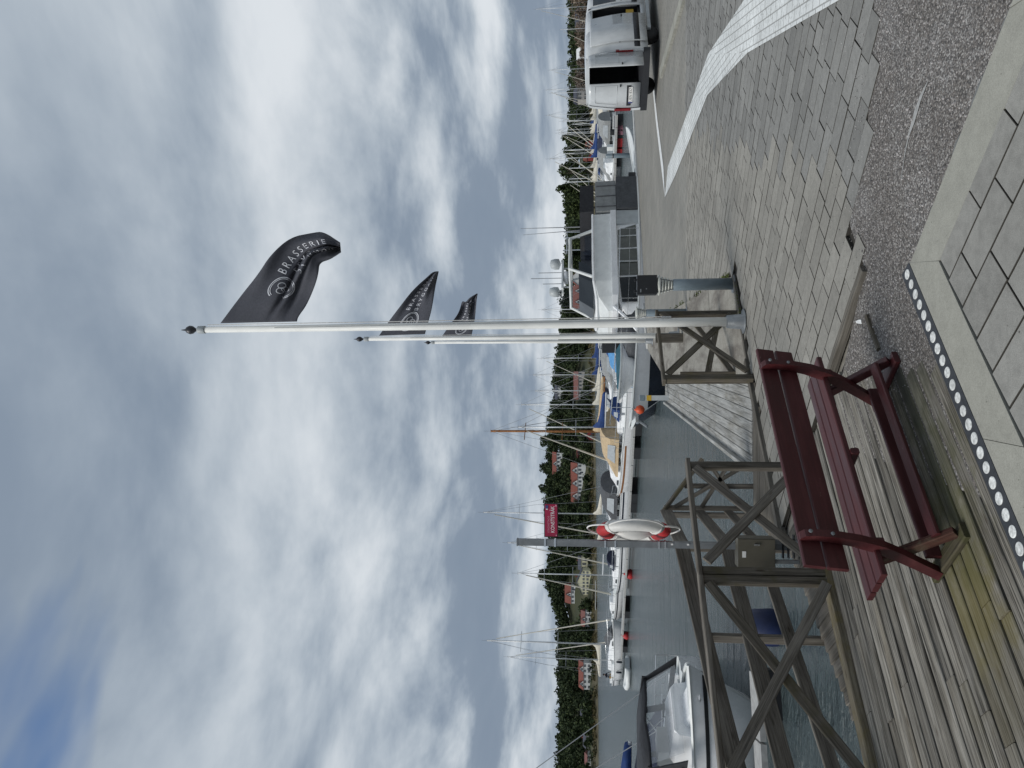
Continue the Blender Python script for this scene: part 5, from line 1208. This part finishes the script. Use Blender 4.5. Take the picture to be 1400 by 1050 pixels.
# ---- right hand basin: pontoon with red floats and boats
rp0, rp1 = wat(852, 150), wat(848, 262); rd = (rp1-rp0).normalized()
rpo = empty('pontoon', (rp0.x, rp0.y, WATER), math.atan2(rd.y, rd.x), 'pale pontoon with red and black floats beyond the quay, left of the van', 'pontoon')
for i in range(7): MB().box(((rp1-rp0).length*(i+.5)/7, 0, .62), ((rp1-rp0).length/7-.05, 1.6, .2)).build('deck_section', MAT['pontoon'], rpo)
for y, mt in ((164, 'floatblack'), (173, 'signpink'), (182, 'floatblack'), (202, 'red'), (228, 'red'), (250, 'floatblack')):
    q = wat(851, y); MB().box(((q-rp0).dot(rd), -.3, .15), (1.0, 1.3, .7)).build('float', MAT[mt], rpo)
gR = 'boats moored left of the van'
for y, Y, L, k, lb in ((232, 84, 8, 'm', 'white motorboat right of the yacht canopy'), (214, 88, 9, 'sb', 'sailboat with blue covers in the right basin, lowest of the group'), (203, 94, 8.5, 'sb', 'sailboat with blue sprayhood in front of the red roofed boathouse'), (186, 90, 8.5, 'm', 'white motorboat with navy canopy left of the van'), (240, 78, 6.5, 'm', 'low white motorboat nearest the yacht canopy'), (222, 76, 6.5, 'm', 'small white motorboat between the two red floats'), (195, 79, 7.0, 'm', 'white motorboat directly above the left red float'), (179, 100, 9, 's', 'sailboat with cream cover behind the small varnished boat'), (228, 104, 9, 's', 'sailboat under the broad round tree'), (171, 80, 6.5, 'w', 'small varnished motorboat close to the van'), (163, 95, 9, 's', 'sailboat with white cover right behind the van corner'), (247, 92, 9, 's', 'white sailboat just right of the yacht canopy')):
    p = at(836, y, Y); h0 = R(150)+random.uniform(-.5, .5)
    if k == 'm': motorboat(p, h0, L, lb, gR, canopy=random.choice((None, 'navycanvas', 'greycanvas')))
    elif k == 'w': motorboat(p, h0, L, lb, gR, hullm='varnish', stripe=None, canopy='creamcanvas')
    else: sailboat(p, h0, L, lb, gR, mast_top=at({214: 752, 203: 772, 163: 770, 247: 775, 179: 764, 228: 778}[y], y, Y).z-WATER, cover='bluecanvas' if 'b' in k else 'creamcanvas', hoodm='bluecanvas' if 'b' in k else 'greycanvas', mx=0)
for (y, tp, Y), lb in zip(((155, 748, 150), (176, 762, 150), (182, 768, 150), (8, 733, 140), (38, 766, 150), (93, 752, 150), (120, 747, 140), (125, 755, 140)), ('far sailboat whose mast rises at the rear corner of the van', 'far sailboat with a slim mast a little left of the van', 'far sailboat with the lower of two close masts left of the van', 'far sailboat with the tallest bare mast at the right picture edge', 'far sailboat with a short mast above the open side door', 'far sailboat with its mast above the sliding door of the van', 'far sailboat with the taller of two close masts above the van roof', 'far sailboat with the shorter of two close masts above the van roof')):
    p = at(812, y, Y); sailboat(p, R(120)+random.uniform(-.4, .4), 9, lb, 'far sailboats with bare masts on the right', mast_top=at(tp, y, Y).z-WATER, cover='creamcanvas', hoodm=None, detail=False, mx=0)
for i_, (y, Y) in enumerate(((256, 118), (243, 112), (233, 120), (217, 112), (208, 122), (198, 108), (190, 118), (168, 112), (158, 120))):
    lb = ('first', 'second', 'third', 'fourth', 'fifth', 'sixth', 'seventh', 'eighth', 'ninth')[i_]+' boat from the yacht in the far back row left of the van'
    if i_ % 3 == 1: sailboat(at(826, y, Y), R(150)+random.uniform(-.6, .6), 8.5, lb, 'far back row of boats left of the van', mast_top=at((778, 770, 783)[i_//3], y, Y).z-WATER, detail=False, mx=0, hoodm='bluecanvas', cover='bluecanvas' if i_ > 4 else 'creamcanvas')
    else: motorboat(at(826, y, Y), R(150)+random.uniform(-.6, .6), 7.5, lb, 'far back row of boats left of the van', canopy=(None, 'greycanvas', 'navycanvas')[i_ % 3], detail=False)
for i_, (y, Y) in enumerate(((432, 116), (462, 122), (478, 110), (498, 120), (522, 112), (540, 118))):
    lb = ('first', 'second', 'third', 'fourth', 'fifth', 'sixth')[i_]+' boat from the nearest flagpole in the far back row at centre'
    motorboat(at(824, y, Y), R(150)+random.uniform(-.6, .6), 7.5, lb, 'far back row of boats at centre', canopy=(None, 'bluecanvas', 'greycanvas')[i_ % 3], detail=False)
q = at(868, 212, 52); wp = empty('bollard_post', (q.x, q.y, WATER), 0, 'grey steel mooring pile standing in front of the red floats', 'post'); MB().lathe([(.16, -1), (.16, 2.0), (.12, 2.05)], 14).build('pile', MAT['lampgrey'], wp, True); MB().lathe([(.17, 1.5), (.17, 1.62), (.16, 1.63)], 14).build('collar', MAT['galv'], wp, True)
for y in (188,):
    q = on(874, y, -.6); motorboat(Vector((q.x, q.y+2.2, 0)), R(35), 4.2, 'small open boat with outboard engine under the far quay edge, left of the van', None, cabin=False, detail=False, stripe=None)

# ---- cabin boat in the near left corner
gun = at(945, 965, 15.0)
nb = empty('cabin_boat', (-8.05, 16.2, WATER), R(-35), 'white cabin boat with black canvas frame at the lower left near the railing', 'cabin boat')
rg, nh = hull(nb, 6.6, 2.5, 1.1, 1.38, 'gelcoat', None, None, 'offwhite', rake=.9, tw=.93)
sb_ = band(rg, .74, .80, .02); mb = MB(); mb.loft(sb_, closed=False, cap0=False, cap1=False); mb.loft([[(p[0], -p[1], p[2]) for p in r] for r in sb_], closed=False, cap0=False, cap1=False); mb.build('rubbing_strake', MAT['black'], nh)
tk = trunk(nb, .9, 2.75, 1.8, .9, 1.15, .5, .22, 'gelcoat', 'glass', .15, 1.0, nwin=2)
for sg in (-1, 1): MB().box((-1.6, sg*1.12, 1.32), (3.8, .14, .42)).build('coaming', MAT['gelcoat'], nb)
MB().box((-1.6, 0, 1.0), (3.6, 2.0, .1)).build('cockpit', MAT['boatgrey'], nb)
for x in (-.5, -2.6): MB().box((x, .5, 1.4), (.55, .6, .7)).build('seat', MAT['offwhite'], nb)
fr2 = [[(.95, sg*.98, 1.55), (.35, sg*.95, 2.18), (-1.1, sg*.95, 2.25), (-3.2, sg*.98, 2.1)] for sg in (-1, 1)]
top_ = MB().loft([[(x, y, z+.05*(abs(y) < .5)) for y in (-.97, -.5, 0, .5, .97)] for x, z in ((1.35, 2.06), (.55, 2.14), (-.15, 2.16), (-1.25, 2.12), (-2.25, 2.0))], closed=False, cap0=False, cap1=False).build('canvas_roof', MAT['blackcanvas'], nb, True); thick(top_, .05, 0)
for sg in (-1, 1):
    for quad in (((.98, 1.50), (.35, 2.20), (.12, 2.20), (.72, 1.50)), ((.72, 1.50), (.76, 1.60), (-.85, 1.62), (-.85, 1.5)), ((-.72, 1.52), (-.78, 2.24), (-.98, 2.25), (-.95, 1.5)), ((.45, 2.22), (.40, 2.08), (-.9, 2.14), (-.9, 2.28)), ((-2.7, 1.5), (-2.75, 2.2), (-2.95, 2.2), (-2.9, 1.5))):
        cs_ = MB(); cs_.add([(x+.95, sg*(1.12-(z-1.5)*.2), z-.1) for x, z in quad], [(0, 1, 2, 3)]); thick(cs_.build('canvas_side', MAT['blackcanvas'], nb), .03, 0)
    for a, b in (((-1.0, 1.5), (-2.2, 2.2)), ((-1.0, 2.2), (-2.4, 1.5))): MB().tube([(a[0]+.95, sg*1.1, a[1]-.1), (b[0]+.95, sg*1.0, b[1]-.1)], .016, 5).build('canvas_bow', MAT['steel'], nb)
MB().loft([[(1.9, -.95, 1.45), (1.9, .95, 1.45)], [(1.33, -.9, 2.05), (1.33, .9, 2.05)]], closed=False, cap0=False, cap1=False).build('windscreen', MAT['seethrough'], nb)
for x in (.6, -.9, -1.4, -2.0): MB().lathe([(.03, 0), (.035, .02), (.0, .03)], 8).build('vent', MAT['black'], nb, M=Matrix.Translation((x, -1.33, .62)) @ Matrix.Rotation(R(90), 4, 'X'))
MB().box((-1.6, -1.36, .78), (.22, .06, .4)).build('ladder_pad', MAT['boatgrey'], nb)
pl_ = [Vector(rg[i][0]) for i in range(7, 14)]
# covered boat with blue boom cover behind it
b2, rg2 = sailboat(Vector((-11.5, 20.0, 0)), R(176), 8.0, 'sailboat with navy canopy and bright blue boom cover behind the cabin boat', None, mast_top=-1, hoodm=None, stripe='bluecanvas')
hood(b2, -.6, -2.7, 2.0, 1.1, .95, 'navycanvas', 'canopy')
MB().tube([(-2.0, 0, 2.2), (2.6, 0, 2.3)], .05, 6).build('boom', MAT['alu'], b2)
MB().loft([[(x, .16*math.cos(a), z+h_*math.sin(a)) for a in [2*math.pi*k/8 for k in range(8)]] for x, z, h_ in ((-1.9, 2.25, .1), (-1, 2.32, .16), (.8, 2.42, .22), (2.5, 2.5, .28))]).build('sail_cover', MAT['bluecanvas'], b2, True)
MB().tube([(-3.9, 0, 1.2), (2.7, 0, 9.5)], .012, 4).build('stay', MAT['wire'], b2); MB().tube([(-3.0, .8, 1.2), (2.6, 0, 8.6)], .012, 4).build('stay', MAT['wire'], b2); MB().tube([(2.7, 0, 1.2), (2.7, 0, 9.6)], .06, 6).build('mast', MAT['alu'], b2)
# finger pontoon and navy float seen through the railing
fpn = empty('finger_pontoon', (-7.5, 12.6, WATER), R(16), 'narrow grey finger pontoon below the railing', 'pontoon')
for i in range(5): MB().box((-2.4+i*1.1, 0, .35), (1.06, .6, .1)).build('deck_section', MAT['pontoon'], fpn)
for x in (-2, .2, 2.2): MB().box((x, 0, .1), (.8, .5, .4)).build('float', MAT['floatblack'], fpn)
q = wat(1062, 858); nf = empty('mooring_float', (q.x, q.y, WATER), R(20), 'navy blue plastic mooring float seen through the railing', 'float')
MB().lathe([(.2, -.2), (.30, -.1), (.32, .1), (.30, .42), (.2, .5), (.03, .52)], 18).build('drum', MAT['floatnavy'], nf, True); MB().tube([(-.06, 0, .52), (0, 0, .6), (.06, 0, .52)], .015, 5).build('eye', MAT['galv'], nf)

# ================================================================== FAR SHORE
def shoreY(X): return float(np.interp(X, (-500, -180, -60, 40, 80, 130, 250, 600), (330, 376, 470, 520, 450, 420, 400, 380)))
HT = ((-300, 0, 150, 200, 262, 300, 330, 400, 450, 530, 600, 640, 700, 800, 940, 1050, 1400), (14, 14, 14, 16, 25, 21, 25, 27, 26, 23, 18, 13, 10, 8, 5, 5, 5))
def ground(X, Y):
    s = Y-shoreY(X)
    if s < 0: return WATER-1.5+.0*s
    u = 525+FPX*X/Y; k = min(1, s/115); k = k*k*(3-2*k)
    hm = float(np.interp(u, *HT)); return WATER+.5*min(1, s/4)+1.6*min(1, s/25)+hm*k+.7*math.sin(X*.09+Y*.05)*k+.5*math.sin(X*.23-Y*.13)*k
gx = np.linspace(-420, 560, 150); gy0 = np.concatenate([np.linspace(-6, 30, 10), np.linspace(40, 330, 22)])
hv = [(float(x), shoreY(x)+float(s), ground(float(x), shoreY(x)+float(s)) if s > 0 else WATER-1) for x in gx for s in gy0]
nY = len(gy0)
hf = [(i*nY+j, (i+1)*nY+j, (i+1)*nY+j+1, i*nY+j+1) for i in range(len(gx)-1) for j in range(nY-1)]
mb = MB(); mb.v = hv; mb.f = hf; tag(mb.build('far_shore', MAT['terrain'], None, True), kind='structure')
def march(x, y):                           # where the sight line through a photo pixel meets the far shore
    d = ray(x, y)
    for k in range(3400, 8000, 4):
        Y = k/10; t = Y/d.y; X, Z = d.x*t, EYE+d.z*t
        if Z <= ground(X, Y) and Y > shoreY(X)+3: return Vector((X, Y, Z))
    X = d.x/d.y*560; return Vector((X, max(560, shoreY(X)+40), ground(X, max(560, shoreY(X)+40))))
HOUSES = []
def house(bx, by, wpx, hpx, wall, roof, label, storeys=2, gable=None, rot=0, depth=None, win=None, group='houses on the far shore', rooff=.42, Yfix=None, chim=True):
    p = march(bx, by)
    if Yfix: p = at(bx, by, Yfix)
    k = p.y/FPX; w = wpx*k; hh = hpx*k; dp = depth or max(5.5, w*.55)
    HOUSES.append((p.x, p.y, w, hh))
    root = empty('house', (p.x, p.y+dp/2, p.z), rot, label, 'house', group)
    hw = hh*(1-rooff); hr_ = hh*rooff
    MB().box((0, 0, hw/2-1), (w, dp, hw+2)).build('wall', MAT[wall], root)
    ov = .35
    if gable == 'front':
        rf_ = MB().loft([[(-w/2-ov, y, hw-.15), (0, y, hw+hr_), (w/2+ov, y, hw-.15), (w/2+ov, y, hw-.35), (0, y, hw+hr_-.25), (-w/2-ov, y, hw-.35)] for y in (-dp/2-ov, dp/2+ov)]).build('roof', MAT[roof], root)
        MB().loft([[(-w/2, -dp/2, hw), (w/2, -dp/2, hw), (0, -dp/2, hw+hr_-.3)], [(-w/2, dp/2, hw), (w/2, dp/2, hw), (0, dp/2, hw+hr_-.3)]]).build('gable', MAT[wall], root)
    else:
        rf_ = MB().loft([[(x, -dp/2-ov, hw-.1), (x, 0, hw+hr_), (x, dp/2+ov, hw-.1)] for x in (-w/2-ov, w/2+ov)]).build('roof', MAT[roof], root)
        if gable:
            for gx_ in gable:
                gw = min(4.5, w*.22); gh = hr_*.8; xx = gx_*w
                MB().loft([[(xx-gw/2, y, hw-.2), (xx+gw/2, y, hw-.2), (xx+gw/2, y, hw+.1), (xx, y, hw+gh), (xx-gw/2, y, hw+.1)] for y in (-dp/2-.25, 0)]).build('dormer', MAT[wall], root)
                MB().loft([[(xx-gw/2-.3, y, hw-.05), (xx, y, hw+gh+.12), (xx+gw/2+.3, y, hw-.05), (xx+gw/2+.3, y, hw-.2), (xx, y, hw+gh-.05), (xx-gw/2-.3, y, hw-.2)] for y in (-dp/2-.5, 0)]).build('dormer_roof', MAT[roof], rf_)
                MB().box((xx, -dp/2-.27, hw+gh*.3), (gw*.35, .06, gh*.4)).build('window', MAT['pane'], root)
    if chim: MB().box((w*.18, .4, hw+hr_*1.0), (.7, .7, 1.4)).build('chimney', MAT['rooftile'], rf_)
    nw = win or max(3, int(w/2.6)); sh_ = hw/storeys
    for s_ in range(storeys):
        for i in range(nw):
            xx = -w/2+w*(i+.5)/nw; zz = sh_*(s_+.55)
            wo_ = MB().box((xx, -dp/2-.05, zz), (min(1.3, w/nw*.55), .1, sh_*.5)).build('window', MAT['pane'], root)
            if p.y < 480: MB().box((xx, -dp/2-.12, zz), (.1, .06, sh_*.5)).build('mullion', MAT['wallwhite'], wo_)
    MB().box((w*.28, -dp/2-.06, 1.0), (1.0, .12, 2.0)).build('door', MAT['roofdark'], root)
    return root, p, w, hw, dp
house(808, 925, 36, 17, 'wallwhite', 'rooftile', 'white house with red roof on the left shore, above the yacht boom', 2, (-.28, .28), rooff=.38)
house(808, 847, 20, 14, 'wallwhite', 'roofpink', 'small white house with faded roof at the waterline, left of the yellow villa', 2, (0,))
house(786, 813, 24, 14, 'wallwhite', 'rooftile', 'red roofed house up among the trees behind the yellow villa', 1, (0,), rooff=.6)
yv = house(806, 797, 33, 18, 'wallcream', 'roofdark', 'pale yellow villa with dark roof and white trimmed gable by the water', 2, 'front', rooff=.42, win=7)
house(804, 771, 17, 14, 'wallcream', 'roofdark', 'low yellow wing with verandah right of the yellow villa', 1, None, rooff=.3)
house(756, 752, 18, 10, 'wallwhite', 'rooftile', 'white house on the hilltop left of the crimson sign', 1, (0,))
house(797, 661, 53, 17, 'wallwhite', 'rooftile', 'long white house with bright red roof and three dormers', 1, (-.33, 0, .33), rooff=.55)
house(755, 634, 30, 12, 'wallwhite', 'rooftile', 'white house with red roof on the hill crest above the long house', 1, (0,), rooff=.5)
house(812, 596, 11, 12, 'wallred', 'roofdark', 'little dark red boathouse at the waterline', 1, 'front', win=1, chim=False)
house(793, 621, 10, 5, 'wallred', 'rooftile', 'small red roof among the trees above the boathouse', 1, None, chim=False)
house(774, 536, 19, 16, 'wallwhite', 'roofdark', 'tall white house on the hill behind the sailboat masts', 3, (0,), rooff=.25)
house(797, 527, 37, 13, 'wallgrey', 'roofpink', 'long grey house with faded red roof above the blue covered sailboats', 1, None, rooff=.5)
house(809, 405, 30, 26, 'wallwhite', 'roofpink', 'large white villa with red roofs and rows of windows behind the yacht', 2, (-.25, .25), rooff=.42, Yfix=430, win=6)
house(806, 380, 24, 27, 'wallwhite', 'rooftile', 'second white villa with pointed gable right of the large villa', 2, 'front', rooff=.5, Yfix=436, win=4)
house(806, 204, 24, 9, 'wallred', 'rooftile', 'low red roofed boathouse among trees left of the van', 1, None, rooff=.6, Yfix=400, chim=False)
house(806, 1015, 16, 9, 'wallwhite', 'roofdark', 'pale house half hidden in trees near the left picture edge', 1, None)
house(800, 975, 10, 7, 'wallwhite', 'roofdark', 'tiny white cottage in the wood left of the red roofed house', 1, None, chim=False)
house(808, 1040, 14, 9, 'wallwhite', 'roofpink', 'white cottage at the extreme left shore', 1, None, chim=False)
house(806, 128, 16, 22, 'wallgrey', 'roofdark', 'pale grey building just above the van roof', 2, None, rooff=.2, Yfix=330, chim=False)
house(806, 70, 12, 18, 'wallwhite', 'wallwhite', 'white storage building behind the van', 1, None, rooff=.3, Yfix=330, chim=False)
house(806, 20, 20, 20, 'wallgrey', 'roofdark', 'grey harbour building at the far right behind the brush', 2, None, rooff=.3, Yfix=330, chim=False)
# jetty of the yellow villa
p = yv[1]; jt = empty('bathing_jetty', (p.x, shoreY(p.x)-3, WATER), 0, 'white bathing jetty in front of the yellow villa', 'jetty')
MB().box((0, 0, .9), (16, 3, .25)).build('deck', MAT['wallwhite'], jt)
for x in (-7, -3.5, 0, 3.5, 7): MB().box((x, 0, .2), (.3, .3, 1.6)).build('pile', MAT['wallwhite'], jt)

def leaves(cent, rad, n, size, squash=.85):
    """n leaf-clump triangles through the volume of ellipsoids"""
    m = len(cent); idx = RNG.integers(0, m, n); d = RNG.normal(size=(n, 3)); d /= np.linalg.norm(d, axis=1)[:, None]
    r = RNG.uniform(.35, 1.0, n)**.5; c = np.asarray(cent)[idx]+d*np.asarray(rad)[idx]*r[:, None]
    a = RNG.normal(size=(n, 3)); a /= np.linalg.norm(a, axis=1)[:, None]; b = np.cross(a, RNG.normal(size=(n, 3))); b /= np.linalg.norm(b, axis=1)[:, None]
    s = (size*RNG.uniform(.55, 1.35, n))[:, None]
    v = np.stack([c-a*s-b*s*.5, c+a*s*.9-b*s*.4, c+b*s*.9+a*s*.1, c-a*s*.7+b*s*.55], 1).reshape(-1, 3)
    return v
def leafmesh(name, v):
    n = len(v)//4; me = bpy.data.meshes.new(name); me.vertices.add(4*n); me.loops.add(4*n); me.polygons.add(n)
    me.vertices.foreach_set('co', v.astype(np.float32).ravel()); me.loops.foreach_set('vertex_index', np.arange(4*n, dtype=np.int32))
    me.polygons.foreach_set('loop_start', np.arange(0, 4*n, 4, dtype=np.int32)); me.update(calc_edges=True); return me
def crown(c, rx, rz, lobes=7):
    cs, rs = [], []
    for _ in range(lobes):
        a = random.random()*6.28; e_ = random.uniform(-.7, .9); k = random.uniform(.25, .62)
        cs.append((c[0]+math.cos(a)*rx*k, c[1]+math.sin(a)*rx*k, c[2]+e_*rz*.6)); q = random.uniform(.38, .62); rs.append((rx*q, rx*q, rz*q))
    return cs, rs
# the wood on the hill
spots, shrubs, V = [], [], []
def blocked(X, Y):
    for hx, hy, w, hh in HOUSES:
        if abs(X-hx*Y/hy) < w*.5+1.5 and Y < hy+8 and Y > hy-18: 
            return True
    return False
tries = 0
while len(spots) < 3700 and tries < 40000:
    tries += 1
    u = random.uniform(-60, 640) if random.random() < .74 else random.uniform(600, 1060)
    Y = random.uniform(365, 690); X = (u-525)/FPX*Y; s = Y-shoreY(X)
    if s < 9 or s > 170: continue
    if math.sin(X*.045+1.3)+math.sin(Y*.05+X*.02) > 1.5 and s < 100: continue
    if blocked(X, Y):
        if random.random() < .45: shrubs.append((X, Y))
        continue
    spots.append((X, Y))
for X, Y in spots:
    h = random.uniform(6, 11); rx = random.uniform(2.4, 4.2); z = ground(X, Y)
    if Y-shoreY(X) < 40: h *= .6; rx *= .85
    cs, rs = crown((X, Y, z+h*.58), rx, h*.5, 5); V.append(leaves(cs, rs, 80, .75))
for X, Y in shrubs: V.append(leaves([(X, Y, ground(X, Y)+.7)], [(2.0, 1.8, 1.1)], 34, .5))
wd2 = leafmesh('wood', np.concatenate(V)); o = mobj('wood', wd2, MAT['leafdark']); tag(o, 'dark evergreen wood covering the hill on the far shore', 'wood', kind='stuff')
# shore scrub and reeds
V = []
for _ in range(900):
    u = random.uniform(-40, 1000); X = (u-525)/FPX*430; Y = shoreY(X)+random.uniform(1, 22); X = (u-525)/FPX*Y; Y = shoreY(X)+random.uniform(2, 20)
    if blocked(X, Y) and random.random() < .8: continue
    V.append(leaves([(X, Y, ground(X, Y)+.6)], [(1.6, 1.4, 1.0)], 26, .4))
o = mobj('shore_scrub', leafmesh('shore_scrub', np.concatenate(V)), foliage('reeds and scrub', [(.03, .04, .015), (.07, .07, .03), (.12, .10, .05), (.16, .13, .07)])); tag(o, 'brown and green scrub along the far waterline', 'scrub', kind='stuff')
def tree(x_top, y, wpx, Y, label, mat='leafmid', x_base=812, lobes=9, n=2200, size=.5, trunk_h=.22, group='trees on the right shore'):
    top = at(x_top, y, Y); w = wpx*Y/FPX; zb = ground(top.x, Y) if Y > shoreY(top.x) else WATER; h = top.z-zb
    root = empty('tree', (top.x, Y, zb), 0, label, 'tree', group)
    tr = MB(); tr.tube([(0, 0, -.5), (.1*w*.1, 0, h*.35), (0, 0, h*.8)], [w*.045, w*.035, w*.01], 8)
    tr.build('trunk', MAT['bark'], root)
    for k in range(5):
        a = k*1.26+random.random(); MB().tube([(0, 0, h*(.25+.08*k)), (math.cos(a)*w*.2, math.sin(a)*w*.2, h*(.4+.09*k)), (math.cos(a)*w*.33, math.sin(a)*w*.33, h*(.5+.08*k))], [w*.02, w*.012, w*.004], 5).build('limb', MAT['bark'], root)
    cs, rs = crown((0, 0, h*(.5+trunk_h*.35)), w*.55, h*.5*(1-trunk_h*.35), lobes)
    mobj('crown', leafmesh('crown', leaves(cs, rs, n, size)), MAT[mat], root)
TR = [(763, 237, 32, 330, 'leafmid', 'broad round green tree right of the yacht, biggest of its row'), (770, 208, 18, 345, 'leafmid', 'dark narrow tree behind the red roofed boathouse'), (768, 192, 18, 350, 'leafmid', 'round tree right of the red roofed boathouse'), (776, 178, 15, 355, 'leafdark', 'small dark tree left of the van'), (779, 160, 22, 360, 'leafdark', 'flat dark tree close to the van roof'), (761, 262, 20, 350, 'leafmid', 'tree with a ragged top above the yacht canopy'), (771, 285, 34, 360, 'leafmid', 'wide green tree behind the yacht aerials'), (776, 322, 34, 370, 'leafmid', 'low green tree behind the yacht radar domes'), (768, 366, 30, 455, 'leafmid', 'smooth round tree right above the white villas'), (768, 350, 26, 460, 'leafdark', 'dark tree right of the white villas'), (760, 408, 26, 470, 'leafblue', 'blue green conifer left of the white villas'), (770, 428, 24, 470, 'leafdark', 'dark low tree behind the nearest flagpole'), (764, 455, 30, 500, 'leafdark', 'dark tree behind the farthest flagpole')]
for xt, y, wpx, Y, mt, lb in TR: tree(xt, y, wpx, Y, lb, mt, size=.52 if mt != 'leafblue' else .4)
for i, (xt, y, wpx) in enumerate(((778, 4, 24), (780, 22, 20), (783, 40, 22), (784, 58, 16), (786, 88, 16), (784, 104, 20), (788, 118, 14), (790, 72, 14))):
    tree(xt, y, wpx, 300+i*3, ('tall brown bush at the right picture edge behind the van cab', 'brown bush above the van side window', 'wide brown bush above the open side door', 'narrow brown bush beside the white storage building', 'brown bush above the rear corner of the van', 'wide brown bush behind the open rear door', 'low brown bush above the number plate door', 'small brown bush between two wider ones behind the van')[i], 'brush', lobes=8, n=1500, size=.22, group='brown bushes behind the van')
# pines standing out on the skyline
for i, (xt, y, wpx) in enumerate(((735, 786, 16), (736, 640, 18), (738, 602, 16), (735, 668, 14), (743, 700, 14), (748, 570, 14))):
    Y = (545, 590, 620, 590, 570, 630)[i]
    tree(xt, y, wpx, Y, ('tall pine on the hill crest above the red roofed house', 'rounded pine on the crest by the hilltop house', 'dark pine on the crest above the boathouse', 'leaning pine on the crest above the long house', 'pine on the skyline beside the crimson sign', 'low pine on the skyline behind the wooden mast')[i], 'leafdark', n=900, size=.7, group='pines on the hill crest')
